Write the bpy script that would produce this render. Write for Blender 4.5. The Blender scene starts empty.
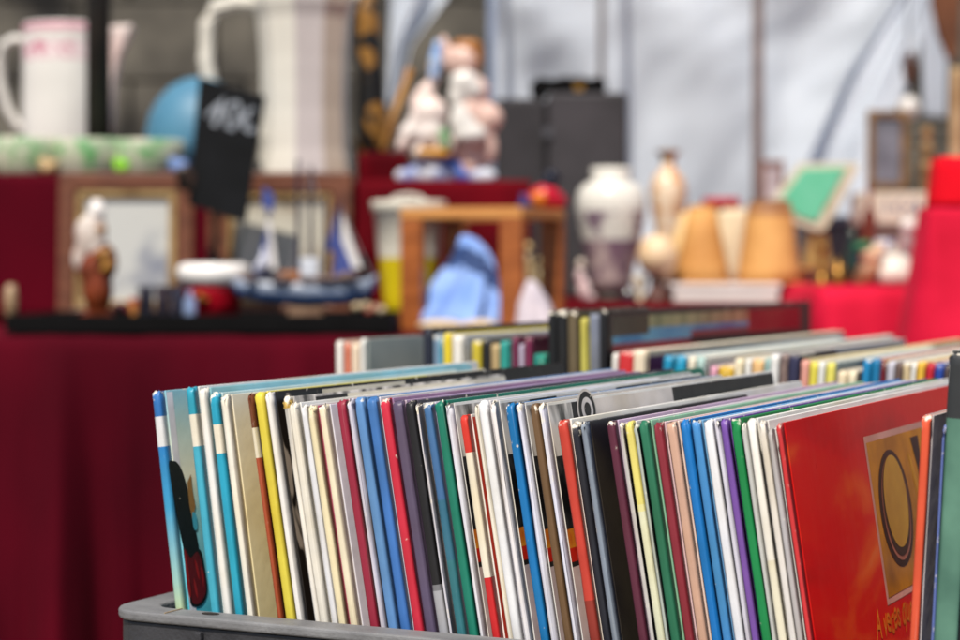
import bpy, bmesh, math, random
from mathutils import Vector, Matrix, noise as mnoise
random.seed(7)
C = bpy.context.scene.collection
R = math.radians

# ------------------------------------------------------------------ camera model
F = 2000.0                       # focal length in photo pixels (960 wide)
CZ = 0.86                        # camera height
PITCH = math.atan(50 / F)
cp, sp = math.cos(PITCH), math.sin(PITCH)

def ray(x, y):
    xr, yu = (x - 480) / F, (320 - y) / F
    return Vector((xr, cp + yu * sp, -sp + yu * cp))

def at(x, y, Y):
    """world point at depth Y that the photo shows at pixel x, y"""
    D = ray(x, y)
    return Vector((0, 0, CZ)) + D * (Y / D.y)

def pz(y, Y): return at(480, y, Y).z
def px(n, Y): return n * Y / F

PHI = R(26.15)
rv = Vector((math.cos(PHI), -math.sin(PHI), 0))      # along the row of books
dv = Vector((math.sin(PHI), math.cos(PHI), 0))       # from spine to fore-edge

def on_plane(x, y, c):
    D = ray(x, y)
    t = c / D.dot(dv)
    return Vector((0, 0, CZ)) + D * t

# ------------------------------------------------------------------ materials
def lin(v):
    v = v / 255.0
    return v / 12.92 if v <= 0.04045 else ((v + 0.055) / 1.055) ** 2.4

def rgb(c, k=1.0): return tuple(min(.9, lin(v) * k) for v in c) + (1.0,)

_mats = {}
def new_mat(name):
    m = bpy.data.materials.new(name); m.use_nodes = True
    nt = m.node_tree
    return m, nt, nt.nodes['Principled BSDF']

def mat(c, rough=.5, var=.15, scale=25, bump=0.0, bscale=200, k=.85, name='paint', spec=.3, metal=0, trans=0, sheen=0, c2=None, stretch=None, coat=0, sss=0, pos=(.35, .65), detail=4):
    key = (c, rough, var, scale, bump, bscale, k, name, spec, metal, trans, sheen, c2, stretch, coat, sss, pos, detail)
    if key in _mats: return _mats[key]
    m, nt, b = new_mat(name)
    N, Lk = nt.nodes, nt.links
    tc = N.new('ShaderNodeTexCoord'); src = tc.outputs['Object']
    if stretch:
        mp = N.new('ShaderNodeMapping'); mp.inputs['Scale'].default_value = stretch
        Lk.new(src, mp.inputs['Vector']); src = mp.outputs['Vector']
    n = N.new('ShaderNodeTexNoise'); n.inputs['Scale'].default_value = scale; n.inputs['Detail'].default_value = detail
    Lk.new(src, n.inputs['Vector'])
    cr = N.new('ShaderNodeValToRGB')
    a = rgb(c, k); z = rgb(c2, k) if c2 else None
    cr.color_ramp.elements[0].position = pos[0]; cr.color_ramp.elements[1].position = pos[1]
    if z:
        cr.color_ramp.elements[0].color = a; cr.color_ramp.elements[1].color = z
    else:
        cr.color_ramp.elements[0].color = tuple(v * (1 - var) for v in a[:3]) + (1,)
        cr.color_ramp.elements[1].color = tuple(min(.92, v * (1 + var * .6)) for v in a[:3]) + (1,)
    Lk.new(n.outputs['Fac'], cr.inputs['Fac']); Lk.new(cr.outputs['Color'], b.inputs['Base Color'])
    b.inputs['Roughness'].default_value = rough
    b.inputs['Specular IOR Level'].default_value = spec
    b.inputs['Metallic'].default_value = metal
    b.inputs['Transmission Weight'].default_value = trans
    b.inputs['Sheen Weight'].default_value = sheen
    b.inputs['Coat Weight'].default_value = coat
    if sheen:
        b.inputs['Sheen Tint'].default_value = tuple(min(1, v * 2.2 + .1) for v in a[:3]) + (1,)
        b.inputs['Sheen Roughness'].default_value = .4
    if bump:
        nb = N.new('ShaderNodeTexNoise'); nb.inputs['Scale'].default_value = bscale; nb.inputs['Detail'].default_value = 3
        Lk.new(src, nb.inputs['Vector'])
        bp = N.new('ShaderNodeBump'); bp.inputs['Strength'].default_value = bump; bp.inputs['Distance'].default_value = .002
        Lk.new(nb.outputs['Fac'], bp.inputs['Height']); Lk.new(bp.outputs['Normal'], b.inputs['Normal'])
    _mats[key] = m
    return m

def book_mat(c, rough=.36, wear=.5, grad=None, k=.85, var=.1, cover=False):
    g_ = sum(c) / 3; c = tuple(round(v + (g_ - v) * .13) for v in c); rough = rough + .08
    """printed and laminated board; scuffed through to pale card near the top edge (object z = 0)"""
    key = ('book', c, rough, wear, grad, k, var, cover)
    if key in _mats: return _mats[key]
    m, nt, b = new_mat('printed_board')
    N, Lk = nt.nodes, nt.links
    tc = N.new('ShaderNodeTexCoord'); src = tc.outputs['Object']
    oi = N.new('ShaderNodeObjectInfo')
    va = N.new('ShaderNodeVectorMath'); va.operation = 'ADD'
    Lk.new(src, va.inputs[0]); Lk.new(oi.outputs['Random'], va.inputs[1])
    n = N.new('ShaderNodeTexNoise'); n.inputs['Scale'].default_value = 45; n.inputs['Detail'].default_value = 5
    Lk.new(va.outputs[0], n.inputs['Vector'])
    cr = N.new('ShaderNodeValToRGB'); e = cr.color_ramp.elements
    a = rgb(c, k)
    e[0].position, e[1].position = .3, .7
    e[0].color = tuple(v * (1 - var) for v in a[:3]) + (1,); e[1].color = tuple(min(.92, v * (1 + var * .7)) for v in a[:3]) + (1,)
    Lk.new(n.outputs['Fac'], cr.inputs['Fac'])
    col = cr.outputs['Color']
    sx = N.new('ShaderNodeSeparateXYZ'); Lk.new(src, sx.inputs[0])
    if grad:
        mr = N.new('ShaderNodeMapRange'); mr.inputs[1].default_value = grad[0]; mr.inputs[2].default_value = grad[1]
        Lk.new(sx.outputs['Z'], mr.inputs[0])
        g = N.new('ShaderNodeValToRGB'); ge = g.color_ramp.elements
        while len(ge) < len(grad[2]): ge.new(.5)
        for i, (p, cc) in enumerate(grad[2]):
            ge[i].position = p; ge[i].color = rgb(cc, k)
        Lk.new(mr.outputs[0], g.inputs['Fac']); col = g.outputs['Color']
    st = N.new('ShaderNodeTexNoise'); st.inputs['Scale'].default_value = 16; st.inputs['Detail'].default_value = 6
    Lk.new(va.outputs[0], st.inputs['Vector'])
    sm = N.new('ShaderNodeMapRange'); sm.inputs[1].default_value = .48; sm.inputs[2].default_value = .78; sm.inputs[4].default_value = .85
    Lk.new(st.outputs['Fac'], sm.inputs[0])
    sx2 = N.new('ShaderNodeMixRGB'); sx2.blend_type = 'MULTIPLY'; sx2.inputs[2].default_value = (.88, .79, .6, 1)
    Lk.new(sm.outputs[0], sx2.inputs[0]); Lk.new(col, sx2.inputs[1]); col = sx2.outputs[0]
    # scuffs: fine noise, dense near the top, rare lower down
    w = N.new('ShaderNodeTexNoise'); w.inputs['Scale'].default_value = 240; w.inputs['Detail'].default_value = 4
    Lk.new(va.outputs[0], w.inputs['Vector'])
    mz = N.new('ShaderNodeMapRange'); mz.inputs[1].default_value = -.006; mz.inputs[2].default_value = .0
    mz.inputs[3].default_value = -.075; mz.inputs[4].default_value = -.01 + .19 * wear
    Lk.new(sx.outputs['Z'], mz.inputs[0])
    ad = N.new('ShaderNodeMath'); ad.operation = 'ADD'; Lk.new(w.outputs['Fac'], ad.inputs[0]); Lk.new(mz.outputs[0], ad.inputs[1])
    th = N.new('ShaderNodeMapRange'); th.inputs[1].default_value = .66; th.inputs[2].default_value = .74
    bv = N.new('ShaderNodeBevel'); bv.samples = 4; bv.inputs['Radius'].default_value = .0011
    ge_ = N.new('ShaderNodeNewGeometry')
    dt = N.new('ShaderNodeVectorMath'); dt.operation = 'DOT_PRODUCT'; Lk.new(bv.outputs[0], dt.inputs[0]); Lk.new(ge_.outputs['Normal'], dt.inputs[1])
    ed = N.new('ShaderNodeMapRange'); ed.inputs[1].default_value = .995; ed.inputs[2].default_value = .88; ed.inputs[3].default_value = 0; ed.inputs[4].default_value = (.07 + .07 * wear) if not cover else .03
    Lk.new(dt.outputs['Value'], ed.inputs[0])
    a2 = N.new('ShaderNodeMath'); a2.operation = 'ADD'; Lk.new(ad.outputs[0], a2.inputs[0]); Lk.new(ed.outputs[0], a2.inputs[1])
    Lk.new(a2.outputs[0], th.inputs[0])
    mx = N.new('ShaderNodeMixRGB'); mx.inputs[2].default_value = rgb((226, 218, 202), .9)
    Lk.new(th.outputs[0], mx.inputs[0]); Lk.new(col, mx.inputs[1])
    # long hairline scratches
    mp = N.new('ShaderNodeMapping'); mp.inputs['Scale'].default_value = (900, 60, 9) if not cover else (60, 420, 14)
    Lk.new(va.outputs[0], mp.inputs['Vector'])
    sc = N.new('ShaderNodeTexNoise'); sc.inputs['Scale'].default_value = 1; sc.inputs['Detail'].default_value = 2
    Lk.new(mp.outputs[0], sc.inputs['Vector'])
    t2 = N.new('ShaderNodeMapRange'); t2.inputs[1].default_value = .68; t2.inputs[2].default_value = .8; t2.inputs[4].default_value = .24 if not cover else .04
    Lk.new(sc.outputs['Fac'], t2.inputs[0])
    m2 = N.new('ShaderNodeMixRGB'); m2.inputs[2].default_value = rgb((215, 210, 200), .8)
    Lk.new(t2.outputs[0], m2.inputs[0]); Lk.new(mx.outputs[0], m2.inputs[1])
    Lk.new(m2.outputs[0], b.inputs['Base Color'])
    rr = N.new('ShaderNodeMapRange'); rr.inputs[3].default_value = rough - .08; rr.inputs[4].default_value = rough + .14
    Lk.new(n.outputs['Fac'], rr.inputs[0]); Lk.new(rr.outputs[0], b.inputs['Roughness'])
    b.inputs['Specular IOR Level'].default_value = .3
    bp = N.new('ShaderNodeBump'); bp.inputs['Strength'].default_value = .22; bp.inputs['Distance'].default_value = .0012
    nb = N.new('ShaderNodeTexNoise'); nb.inputs['Scale'].default_value = 90; nb.inputs['Detail'].default_value = 4
    Lk.new(va.outputs[0], nb.inputs['Vector'])
    Lk.new(nb.outputs['Fac'], bp.inputs['Height']); Lk.new(bp.outputs['Normal'], b.inputs['Normal'])
    _mats[key] = m
    return m

def page_mat(c):
    key = ('page', c)
    if key in _mats: return _mats[key]
    m, nt, b = new_mat('page_edges')
    N, Lk = nt.nodes, nt.links
    tc = N.new('ShaderNodeTexCoord')
    mp = N.new('ShaderNodeMapping'); mp.inputs['Scale'].default_value = (3500, 8, 8)
    Lk.new(tc.outputs['Object'], mp.inputs[0])
    n = N.new('ShaderNodeTexNoise'); n.inputs['Scale'].default_value = 1
    Lk.new(mp.outputs[0], n.inputs['Vector'])
    cr = N.new('ShaderNodeValToRGB'); e = cr.color_ramp.elements
    a = rgb(c, .85); e[0].position, e[1].position = .35, .6
    e[0].color = tuple(v * .78 for v in a[:3]) + (1,); e[1].color = a
    Lk.new(n.outputs['Fac'], cr.inputs['Fac']); Lk.new(cr.outputs['Color'], b.inputs['Base Color'])
    b.inputs['Roughness'].default_value = .8; b.inputs['Specular IOR Level'].default_value = .2
    _mats[key] = m
    return m

# ------------------------------------------------------------------ object helpers
def tag(o, label, cat, group=None, kind=None):
    if label: o['label'] = label
    if cat: o['category'] = cat
    if group: o['group'] = group
    if kind: o['kind'] = kind
    return o

def thing(name, label, cat, loc=(0, 0, 0), rot=(0, 0, 0), group=None):
    o = bpy.data.objects.new(name, None); C.objects.link(o)
    o.empty_display_size = .05
    o.location = loc; o.rotation_euler = rot
    return tag(o, label, cat, group)

def obj(name, bm, mats, parent=None, smooth=False, bevel=0, loc=None, seg=2):
    """link a bmesh (world coords unless parent has its own frame) as one object"""
    me = bpy.data.meshes.new(name)
    bmesh.ops.recalc_face_normals(bm, faces=bm.faces)
    bm.to_mesh(me); bm.free()
    for m in (mats if isinstance(mats, (list, tuple)) else [mats]): me.materials.append(m)
    if smooth:
        for p in me.polygons: p.use_smooth = True
    o = bpy.data.objects.new(name, me); C.objects.link(o)
    if parent is not None: o.parent = parent
    if loc is not None: o.location = loc
    if bevel:
        md = o.modifiers.new('bevel', 'BEVEL'); md.width = bevel; md.segments = seg; md.limit_method = 'ANGLE'
    return o

def box_bm(x0, x1, y0, y1, z0, z1, bm=None, mi=0):
    bm = bm or bmesh.new()
    v = [bm.verts.new((x, y, z)) for x in (x0, x1) for y in (y0, y1) for z in (z0, z1)]
    for f in ((0, 1, 3, 2), (4, 6, 7, 5), (0, 4, 5, 1), (2, 3, 7, 6), (0, 2, 6, 4), (1, 5, 7, 3)):
        bm.faces.new([v[i] for i in f]).material_index = mi
    return bm

def lathe_bm(prof, n=32, bm=None, c=(0, 0), mi=None):
    """prof: list of (radius, z); closed at both ends"""
    bm = bm or bmesh.new()
    rings = []
    for r, z in prof:
        rings.append([bm.verts.new((c[0] + r * math.cos(2 * math.pi * i / n), c[1] + r * math.sin(2 * math.pi * i / n), z)) for i in range(n)])
    for j in range(len(rings) - 1):
        for i in range(n):
            f = bm.faces.new((rings[j][i], rings[j][(i + 1) % n], rings[j + 1][(i + 1) % n], rings[j + 1][i]))
            if mi: f.material_index = mi(j)
    bm.faces.new(rings[0]); bm.faces.new(rings[-1])
    return bm

def tube_bm(pts, rad, n=10, bm=None):
    """tube through world points with radius per point (or one)"""
    bm = bm or bmesh.new()
    pts = [Vector(p) for p in pts]
    rad = rad if isinstance(rad, (list, tuple)) else [rad] * len(pts)
    rings = []
    up = Vector((0.13, 0.31, 0.94))
    for i, p in enumerate(pts):
        t = (pts[min(i + 1, len(pts) - 1)] - pts[max(i - 1, 0)]).normalized()
        a = t.cross(up)
        if a.length < .05: a = t.cross(Vector((1, 0, 0)))
        a.normalize(); b = t.cross(a).normalized()
        rings.append([bm.verts.new(p + (a * math.cos(2 * math.pi * k / n) + b * math.sin(2 * math.pi * k / n)) * rad[i]) for k in range(n)])
    for j in range(len(rings) - 1):
        for i in range(n):
            bm.faces.new((rings[j][i], rings[j][(i + 1) % n], rings[j + 1][(i + 1) % n], rings[j + 1][i]))
    bm.faces.new(rings[0]); bm.faces.new(rings[-1])
    return bm

def prism_bm(poly, y0, y1, bm=None):
    """outline in x, z extruded from y0 to y1"""
    bm = bm or bmesh.new()
    a = [bm.verts.new((x, y0, z)) for x, z in poly]; b = [bm.verts.new((x, y1, z)) for x, z in poly]
    bm.faces.new(a); bm.faces.new(b[::-1])
    for i in range(len(poly)):
        j = (i + 1) % len(poly)
        bm.faces.new((a[i], a[j], b[j], b[i]))
    return bm

def prism_px(poly, Y, depth):
    return prism_bm([((x - 480) / F * Y, pz(y, Y)) for x, y in poly], Y, Y + depth)

def fused(name, blobs, Y, m, parent=None, vox=.004, base=None):
    """rounded modelled form: overlapping ellipsoids (px) remeshed into one skin. blob = (x, y, rx, ry[, angle deg[, dY]])"""
    bm = bmesh.new()
    for bl in blobs:
        x, y, rx, ry = bl[:4]
        ang = bl[4] if len(bl) > 4 else 0
        dy = bl[5] if len(bl) > 5 else 0
        p = at(x, y, Y + dy)
        M = Matrix.Translation(p) @ Matrix.Rotation(-R(ang), 4, 'Y') @ Matrix.Diagonal((px(rx, Y), px(min(rx, ry) * .95, Y), px(ry, Y), 1))
        bmesh.ops.create_icosphere(bm, subdivisions=3, radius=1, matrix=M)
    o = obj(name, bm, m, parent, smooth=True)
    md = o.modifiers.new('remesh', 'REMESH'); md.mode = 'VOXEL'; md.voxel_size = vox; md.use_smooth_shade = True
    s = o.modifiers.new('smooth', 'SMOOTH'); s.iterations = 4
    return o

def lathe_px(name, xc, prof, Y, m, parent=None, n=36, smooth=True, mi=None, bevel=0):
    """prof: list of (half width px, y px) from top to bottom; turned about the vertical at xc"""
    cx = (xc - 480) / F * Y
    o = obj(name, lathe_bm([(px(h, Y), pz(y, Y)) for h, y in prof], n, None, (cx, Y), mi), m, parent, smooth=smooth, bevel=bevel)
    return o

def box_px(name, x0, x1, y0, y1, Y, depth, m, parent=None, bevel=.002):
    return obj(name, box_bm((x0 - 480) / F * Y, (x1 - 480) / F * Y, Y, Y + depth, pz(y1, Y), pz(y0, Y)), m, parent, bevel=bevel)

def rebase(root):
    """put a thing's Empty under its parts (parts keep their place)"""
    bpy.context.view_layer.update()
    lo = Vector((1e9,) * 3); hi = Vector((-1e9,) * 3)
    for ch in root.children_recursive:
        if ch.type != 'MESH': continue
        for v in ch.data.vertices:
            for i in range(3):
                lo[i] = min(lo[i], v.co[i]); hi[i] = max(hi[i], v.co[i])
    p = Vector(((lo.x + hi.x) / 2, (lo.y + hi.y) / 2, lo.z))
    root.location = p
    for ch in root.children:
        ch.location = -p
    return root

def smooth_noise(x, z, s=0):
    return math.sin(x * 1.0 + s) * .5 + math.sin(x * 2.3 + 1.7 * s + z * .8) * .3 + math.sin(x * 4.1 - z * 1.3 + s * 2.1) * .2

# ------------------------------------------------------------------ world, sun, camera
SUN_DIR = Vector((-math.sin(R(17)), -math.cos(R(17)), 0)) * math.cos(R(57)) + Vector((0, 0, math.sin(R(57))))
w = bpy.data.worlds.new('World'); bpy.context.scene.world = w; w.use_nodes = True
wn = w.node_tree.nodes; bg = wn['Background']
sky = wn.new('ShaderNodeTexSky'); sky.sky_type = 'NISHITA'; sky.sun_disc = False
sky.sun_elevation = R(57); sky.sun_rotation = math.atan2(SUN_DIR.x, SUN_DIR.y)
w.node_tree.links.new(sky.outputs['Color'], bg.inputs['Color']); bg.inputs['Strength'].default_value = .09
sl = bpy.data.lights.new('sun', 'SUN'); sl.energy = 4.9; sl.angle = R(.53); sl.color = (1, .93, .82)
so = bpy.data.objects.new('sun', sl); C.objects.link(so)
so.rotation_euler = SUN_DIR.to_track_quat('Z', 'Y').to_euler(); so.location = (-3, -2, 6)

cd = bpy.data.cameras.new('camera'); cam = bpy.data.objects.new('camera', cd); C.objects.link(cam)
cam.location = (0, 0, CZ); cam.rotation_euler = (math.pi / 2 - PITCH, 0, 0)
cd.sensor_width = 36; cd.lens = F / 960 * 36; cd.clip_start = .05; cd.clip_end = 500
cd.dof.use_dof = True; cd.dof.focus_distance = .815; cd.dof.aperture_fstop = 9.6; cd.dof.aperture_blades = 0
S = bpy.context.scene; S.camera = cam
S.view_settings.view_transform = 'Standard'; S.view_settings.look = 'None'
S.view_settings.exposure = .33; S.view_settings.gamma = 1; S.view_settings.use_curve_mapping = False
S.render.engine = 'CYCLES'
S.cycles.use_denoising = True
S.cycles.max_bounces = 8; S.cycles.transparent_max_bounces = 8; S.cycles.caustics_reflective = False; S.cycles.caustics_refractive = False

# ------------------------------------------------------------------ setting
gm = mat((150, 142, 132), .85, c2=(176, 168, 156), scale=3, bump=.4, bscale=60, k=.75, name='paving')
bm = bmesh.new(); bmesh.ops.create_grid(bm, x_segments=8, y_segments=8, size=150)
tag(obj('ground', bm, gm), 'grey paved ground of the square', 'ground', kind='structure')

# ------------------------------------------------------------------ books
PAGE = (232, 226, 210)
ZFLOOR = CZ - .147 - .215          # floor of the crates
book_index = {}

class Book: pass

def make_book(x, y, wpx, slope, c, spine, cover, label, far=None, L=.30, name='comic_book', group=None, back=None,
              pages=PAGE, rough=.36, wear=.5, grad=None, picture=None, dent=1.0, category='book', krough=None, setback=0, spinek=.8):
    p = on_plane(x, y, c + setback)
    if c < 1 and wpx < 20: wpx *= .78
    xr, Y = (x - 480) / F, p.y
    per = F / Y * (rv.x - xr * rv.y)          # px per metre along the row
    t = wpx / per
    if far is not None:
        xf = (far - 480) / F
        L = (xf * p.y - p.x) / (dv.x - xf * dv.y)
    th = math.atan(slope / (rv.x - xr * rv.y))
    H = (p.z - ZFLOOR) / math.cos(th) - .0005 - (t * math.sin(-th) if th < 0 else 0)
    rr0 = random.Random(int(x * 13))
    yaw = R(rr0.uniform(-.12, .12)); p = p + dv * rr0.uniform(-.0008, .0012)
    dent *= .7 + wear
    Rm = Matrix.Rotation(-PHI + yaw, 4, 'Z') @ Matrix.Rotation(-th, 4, 'Y')
    base = p - (Rm @ Vector((0, 0, H)))
    root = thing(name, label, category, base, (0, -th, -PHI + yaw), group)
    b = Book(); b.root, b.H, b.L, b.t, b.M, b.p = root, H, L, t, Rm, p
    top = (0, 0, H)
    bt = min(.0013, t * .22)
    bul = min(t * .36, .0019)
    rng = random.Random(hash((round(x), round(y))) & 0xffff)
    # spine ------------------------------------------------------------
    bands = spine if isinstance(spine, list) else [(None, spine)]
    zs, ms = [], []
    for yb, cc in bands:
        zs.append(-(yb - y) * Y / F / math.cos(th) if yb else -H)
        ms.append(cc if not isinstance(cc, tuple) else book_mat(cc, rough, wear, k=spinek))
    lv = [0.0, -.0008, -.0022, -.005] + zs
    lv = sorted(set(lv), reverse=True)
    extra = [-H * q for q in (.1, .2, .35, .5, .75)]
    lv = sorted(set(lv + [e for e in extra if all(abs(e - q) > .004 for q in lv)]), reverse=True)
    bm = bmesh.new(); NS = 9; rings = []
    for li, z in enumerate(lv):
        ring = []
        ins = .0005 if z == 0 else (.0001 if z == -.0008 else 0)
        for k in range(NS + 1):
            a = math.pi * k / NS
            xx = t / 2 - (t / 2 - ins) * math.copysign(abs(math.cos(a)) ** .62, math.cos(a))
            yy = .0052 - (bul - ins * .6) * math.sin(a) * (1 if bul else 0) - (.0052 - bul)
            yy += {0.0: .0021, -.0008: .0008, -.0022: .0002}.get(z, 0)
            j = .0003 * dent if z > -.005 else .00012 * dent
            ring.append(bm.verts.new((xx + rng.uniform(-j, j), yy + rng.uniform(-j, j), z + (rng.uniform(-.0007, .0004) * dent if z == 0 else 0))))
        ring.append(bm.verts.new((t - bt * .9, .0062, z))); ring.append(bm.verts.new((bt * .9, .0062, z)))
        rings.append(ring)
    n = len(rings[0])
    for j in range(len(rings) - 1):
        zm = (lv[j] + lv[j + 1]) / 2
        mi = next((i for i, zz in enumerate(zs) if zm > zz), len(zs) - 1)
        for i in range(n):
            bm.faces.new((rings[j][i], rings[j][(i + 1) % n], rings[j + 1][(i + 1) % n], rings[j + 1][i])).material_index = mi
    bm.faces.new(rings[0]); bm.faces.new(rings[-1]).material_index = len(zs) - 1
    obj('spine', bm, ms, root, smooth=True, loc=top)
    # covers -----------------------------------------------------------
    cm = cover if not isinstance(cover, tuple) else book_mat(cover, krough or rough, wear * .2, cover=True)
    bkm = cm if back is None else book_mat(back, rough, wear * .2, cover=True)
    for nm, xa, xb, mm in (('front_cover', t - bt, t, cm), ('back_cover', 0, bt, bkm)):
        cr = rng.uniform(.001, .004)
        poly = [(.0055, -H), (L, -H), (L, -cr), (L - cr * .35, -cr * .35), (L - cr, 0), (.0055, 0)]
        bm = bmesh.new()
        A = [bm.verts.new((xa, yy, zz)) for yy, zz in poly]; B = [bm.verts.new((xb, yy, zz)) for yy, zz in poly]
        bm.faces.new(A); bm.faces.new(B[::-1])
        for i in range(len(poly)):
            jn = (i + 1) % len(poly); bm.faces.new((A[i], A[jn], B[jn], B[i]))
        o = obj(nm, bm, mm, root, loc=top, bevel=min(.0005, bt * .35))
        if nm == 'front_cover': b.front = o
    # page block ---------------------------------------------------------
    if t > 2.6 * bt:
        obj('pages', box_bm(bt * 1.02, t - bt * 1.02, .0064, L - .0035, -H + .003, -.0003), page_mat(pages), root, loc=top)
    if picture: picture(b)
    return b

def cover_uv(b, x, y):
    """u (from spine), v (down from top) on the front cover seen at pixel x, y"""
    D = ray(x, y); O = Vector((0, 0, CZ))
    n = (b.M @ Vector((1, 0, 0, )).to_4d()).to_3d() if False else b.M.to_3x3() @ Vector((1, 0, 0))
    q = b.p + n * b.t
    t = (q - O).dot(n) / D.dot(n)
    l = b.M.to_3x3().transposed() @ (O + D * t - b.p)
    return l.y, -l.z

def print_grid(b, us, vs, fn, name='cover_picture', lift=.00012):
    """printed picture: one sheet on the cover, split into cells by colour"""
    bm = bmesh.new(); mats = []
    V = [[bm.verts.new((b.t + lift, u, -v)) for v in vs] for u in us]
    for i in range(len(us) - 1):
        for j in range(len(vs) - 1):
            m = fn(i, j)
            if m is None: continue
            if m not in mats: mats.append(m)
            bm.faces.new((V[i][j], V[i + 1][j], V[i + 1][j + 1], V[i][j + 1])).material_index = mats.index(m)
    return obj(name, bm, mats, b.front)

def print_poly(b, pts, m, name='printed_shape', lift=.0002, parent=None):
    bm = bmesh.new()
    bm.faces.new([bm.verts.new((b.t + lift, u, -v)) for u, v in pts])
    o = obj(name, bm, m, parent or b.front)
    return o

FX = lambda c, **k: book_mat(c, k.get('rough', .3), k.get('wear', .3), cover=True, var=.2)
rock = mat((216, 210, 204), .3, c2=(74, 70, 66), scale=60, stretch=(1, 1.6, .5), name='rock_photo_print', k=.95, pos=(.42, .6))
inkblack = mat((22, 21, 22), .3, c2=(70, 70, 70), scale=90, name='dark_photo_print', pos=(.5, .75))
orange_p = mat((225, 150, 40), .3, c2=(200, 90, 30), scale=80, name='orange_photo_print', pos=(.45, .65))
red_p = mat((205, 40, 25), .3, c2=(90, 20, 15), scale=90, name='red_photo_print', pos=(.5, .7))
sketch = mat((34, 28, 24), .3, c2=(165, 150, 135), scale=75, stretch=(1, 1.3, .5), name='chalk_sketch_print', pos=(.57, .62), detail=2)

def pic_rock(header=True):
    def f(b):
        ux = lambda xe: ((xe - 480) / F * b.p.y - b.p.x) / (dv.x - (xe - 480) / F * dv.y)
        u = [.0056, ux(558), ux(567), ux(574), ux(589), ux(668), b.L - .002] if header else [.0056, .018, .034, .05, .062, .130, b.L - .002]
        k = b.p.y / F
        v = [.0012, .019, 55 * k, 129 * k, 148 * k, 162 * k, 167 * k, b.H - .004]
        pink = FX((214, 190, 190)); blk = FX((38, 35, 34)); wh = FX((222, 214, 210))
        def fn(i, j):
            if j == 0: return [rock, rock, blk, blk, wh, blk][i]
            return [rock, rock, inkblack, orange_p, red_p, blk, pink][j]
        print_grid(b, u, v, fn)
        if header:
            cu, cv = cover_uv(b, 586.5, 409.5)
            for rr_, mm, lf in ((.0088, wh, .0003), (.0076, blk, .0004), (.0052, wh, .0005), (.003, blk, .0006)):
                print_poly(b, [(cu + rr_ * 1.15 * math.cos(q * math.pi / 14), cv + rr_ * math.sin(q * math.pi / 14)) for q in range(28)], mm, 'round_badge', lf)
    return f

def pic_bands(cells, vtop=.0012):
    """vertical fields of colour along the cover, by photo pixel along its top edge"""
    def f(b):
        us = [.0056]
        for xe, _ in cells:
            if xe is None: us.append(b.L - .002); continue
            xf = (xe - 480) / F
            us.append((xf * b.p.y - b.p.x) / (dv.x - xf * dv.y))
        ms = [c if not isinstance(c, tuple) else FX(c) for _, c in cells]
        print_grid(b, us, [vtop, .10, b.H - .004], lambda i, j: ms[i])
    return f

def spline(pts, k=6):
    out = []; n = len(pts)
    for i in range(n):
        p0, p1, p2, p3 = pts[i - 1], pts[i], pts[(i + 1) % n], pts[(i + 2) % n]
        for j in range(k):
            t = j / k
            out.append(tuple(.5 * (2 * p1[a] + (p2[a] - p0[a]) * t + (2 * p0[a] - 5 * p1[a] + 4 * p2[a] - p3[a]) * t * t + (3 * p1[a] - p0[a] - 3 * p2[a] + p3[a]) * t ** 3) for a in (0, 1)))
    return out

def pic_first(b):
    black = FX((16, 22, 26)); red = FX((170, 25, 30)); tan = FX((170, 120, 60)); dred = FX((100, 12, 22))
    P = lambda l: [cover_uv(b, *q) for q in l]
    print_poly(b, P(spline([(168.5, 466), (173, 461), (178, 464), (183, 474), (189, 497), (195, 528), (199, 556), (190, 560), (183, 548), (176, 512)])), black)
    print_poly(b, P(spline([(183, 546), (190, 556), (196, 549), (201, 552), (204, 566), (207, 590), (203, 603), (196, 607), (190, 603), (189, 585), (185, 566)])), black, lift=.00026)
    print_poly(b, P(spline([(185, 550), (190, 558), (197, 552), (203, 570), (205.5, 590), (201, 601), (196, 604.5), (191.4, 601), (190.5, 584), (186.5, 566)])), dred, lift=.00034)
    print_poly(b, P(spline([(183.6, 548), (187, 566), (189.8, 586), (190.2, 598), (187.4, 592), (185, 572)], 4)), red, lift=.0004)
    print_poly(b, [(.0058, .0008), (.0105, .0008), (.0105, b.H - .003), (.0058, b.H - .003)], FX((226, 224, 236)), 'white_hinge', .0001)
    for q in ([(194, 560), (197, 566), (199, 580), (196, 573)], [(200, 566), (203, 576), (203, 588), (201, 578)], [(193, 578), (196, 588), (197, 598), (194, 590)]):
        print_poly(b, P(spline(q, 3)), red, lift=.00042)
    print_poly(b, P([(186.6, 483), (190.5, 474), (192, 490), (195, 506), (192, 520), (189, 506)]), tan, lift=.0003)
    print_poly(b, P(spline([(192, 512), (196, 516), (197, 528), (194, 530), (192, 521)], 3)), FX((60, 170, 200)), lift=.00032)

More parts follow.
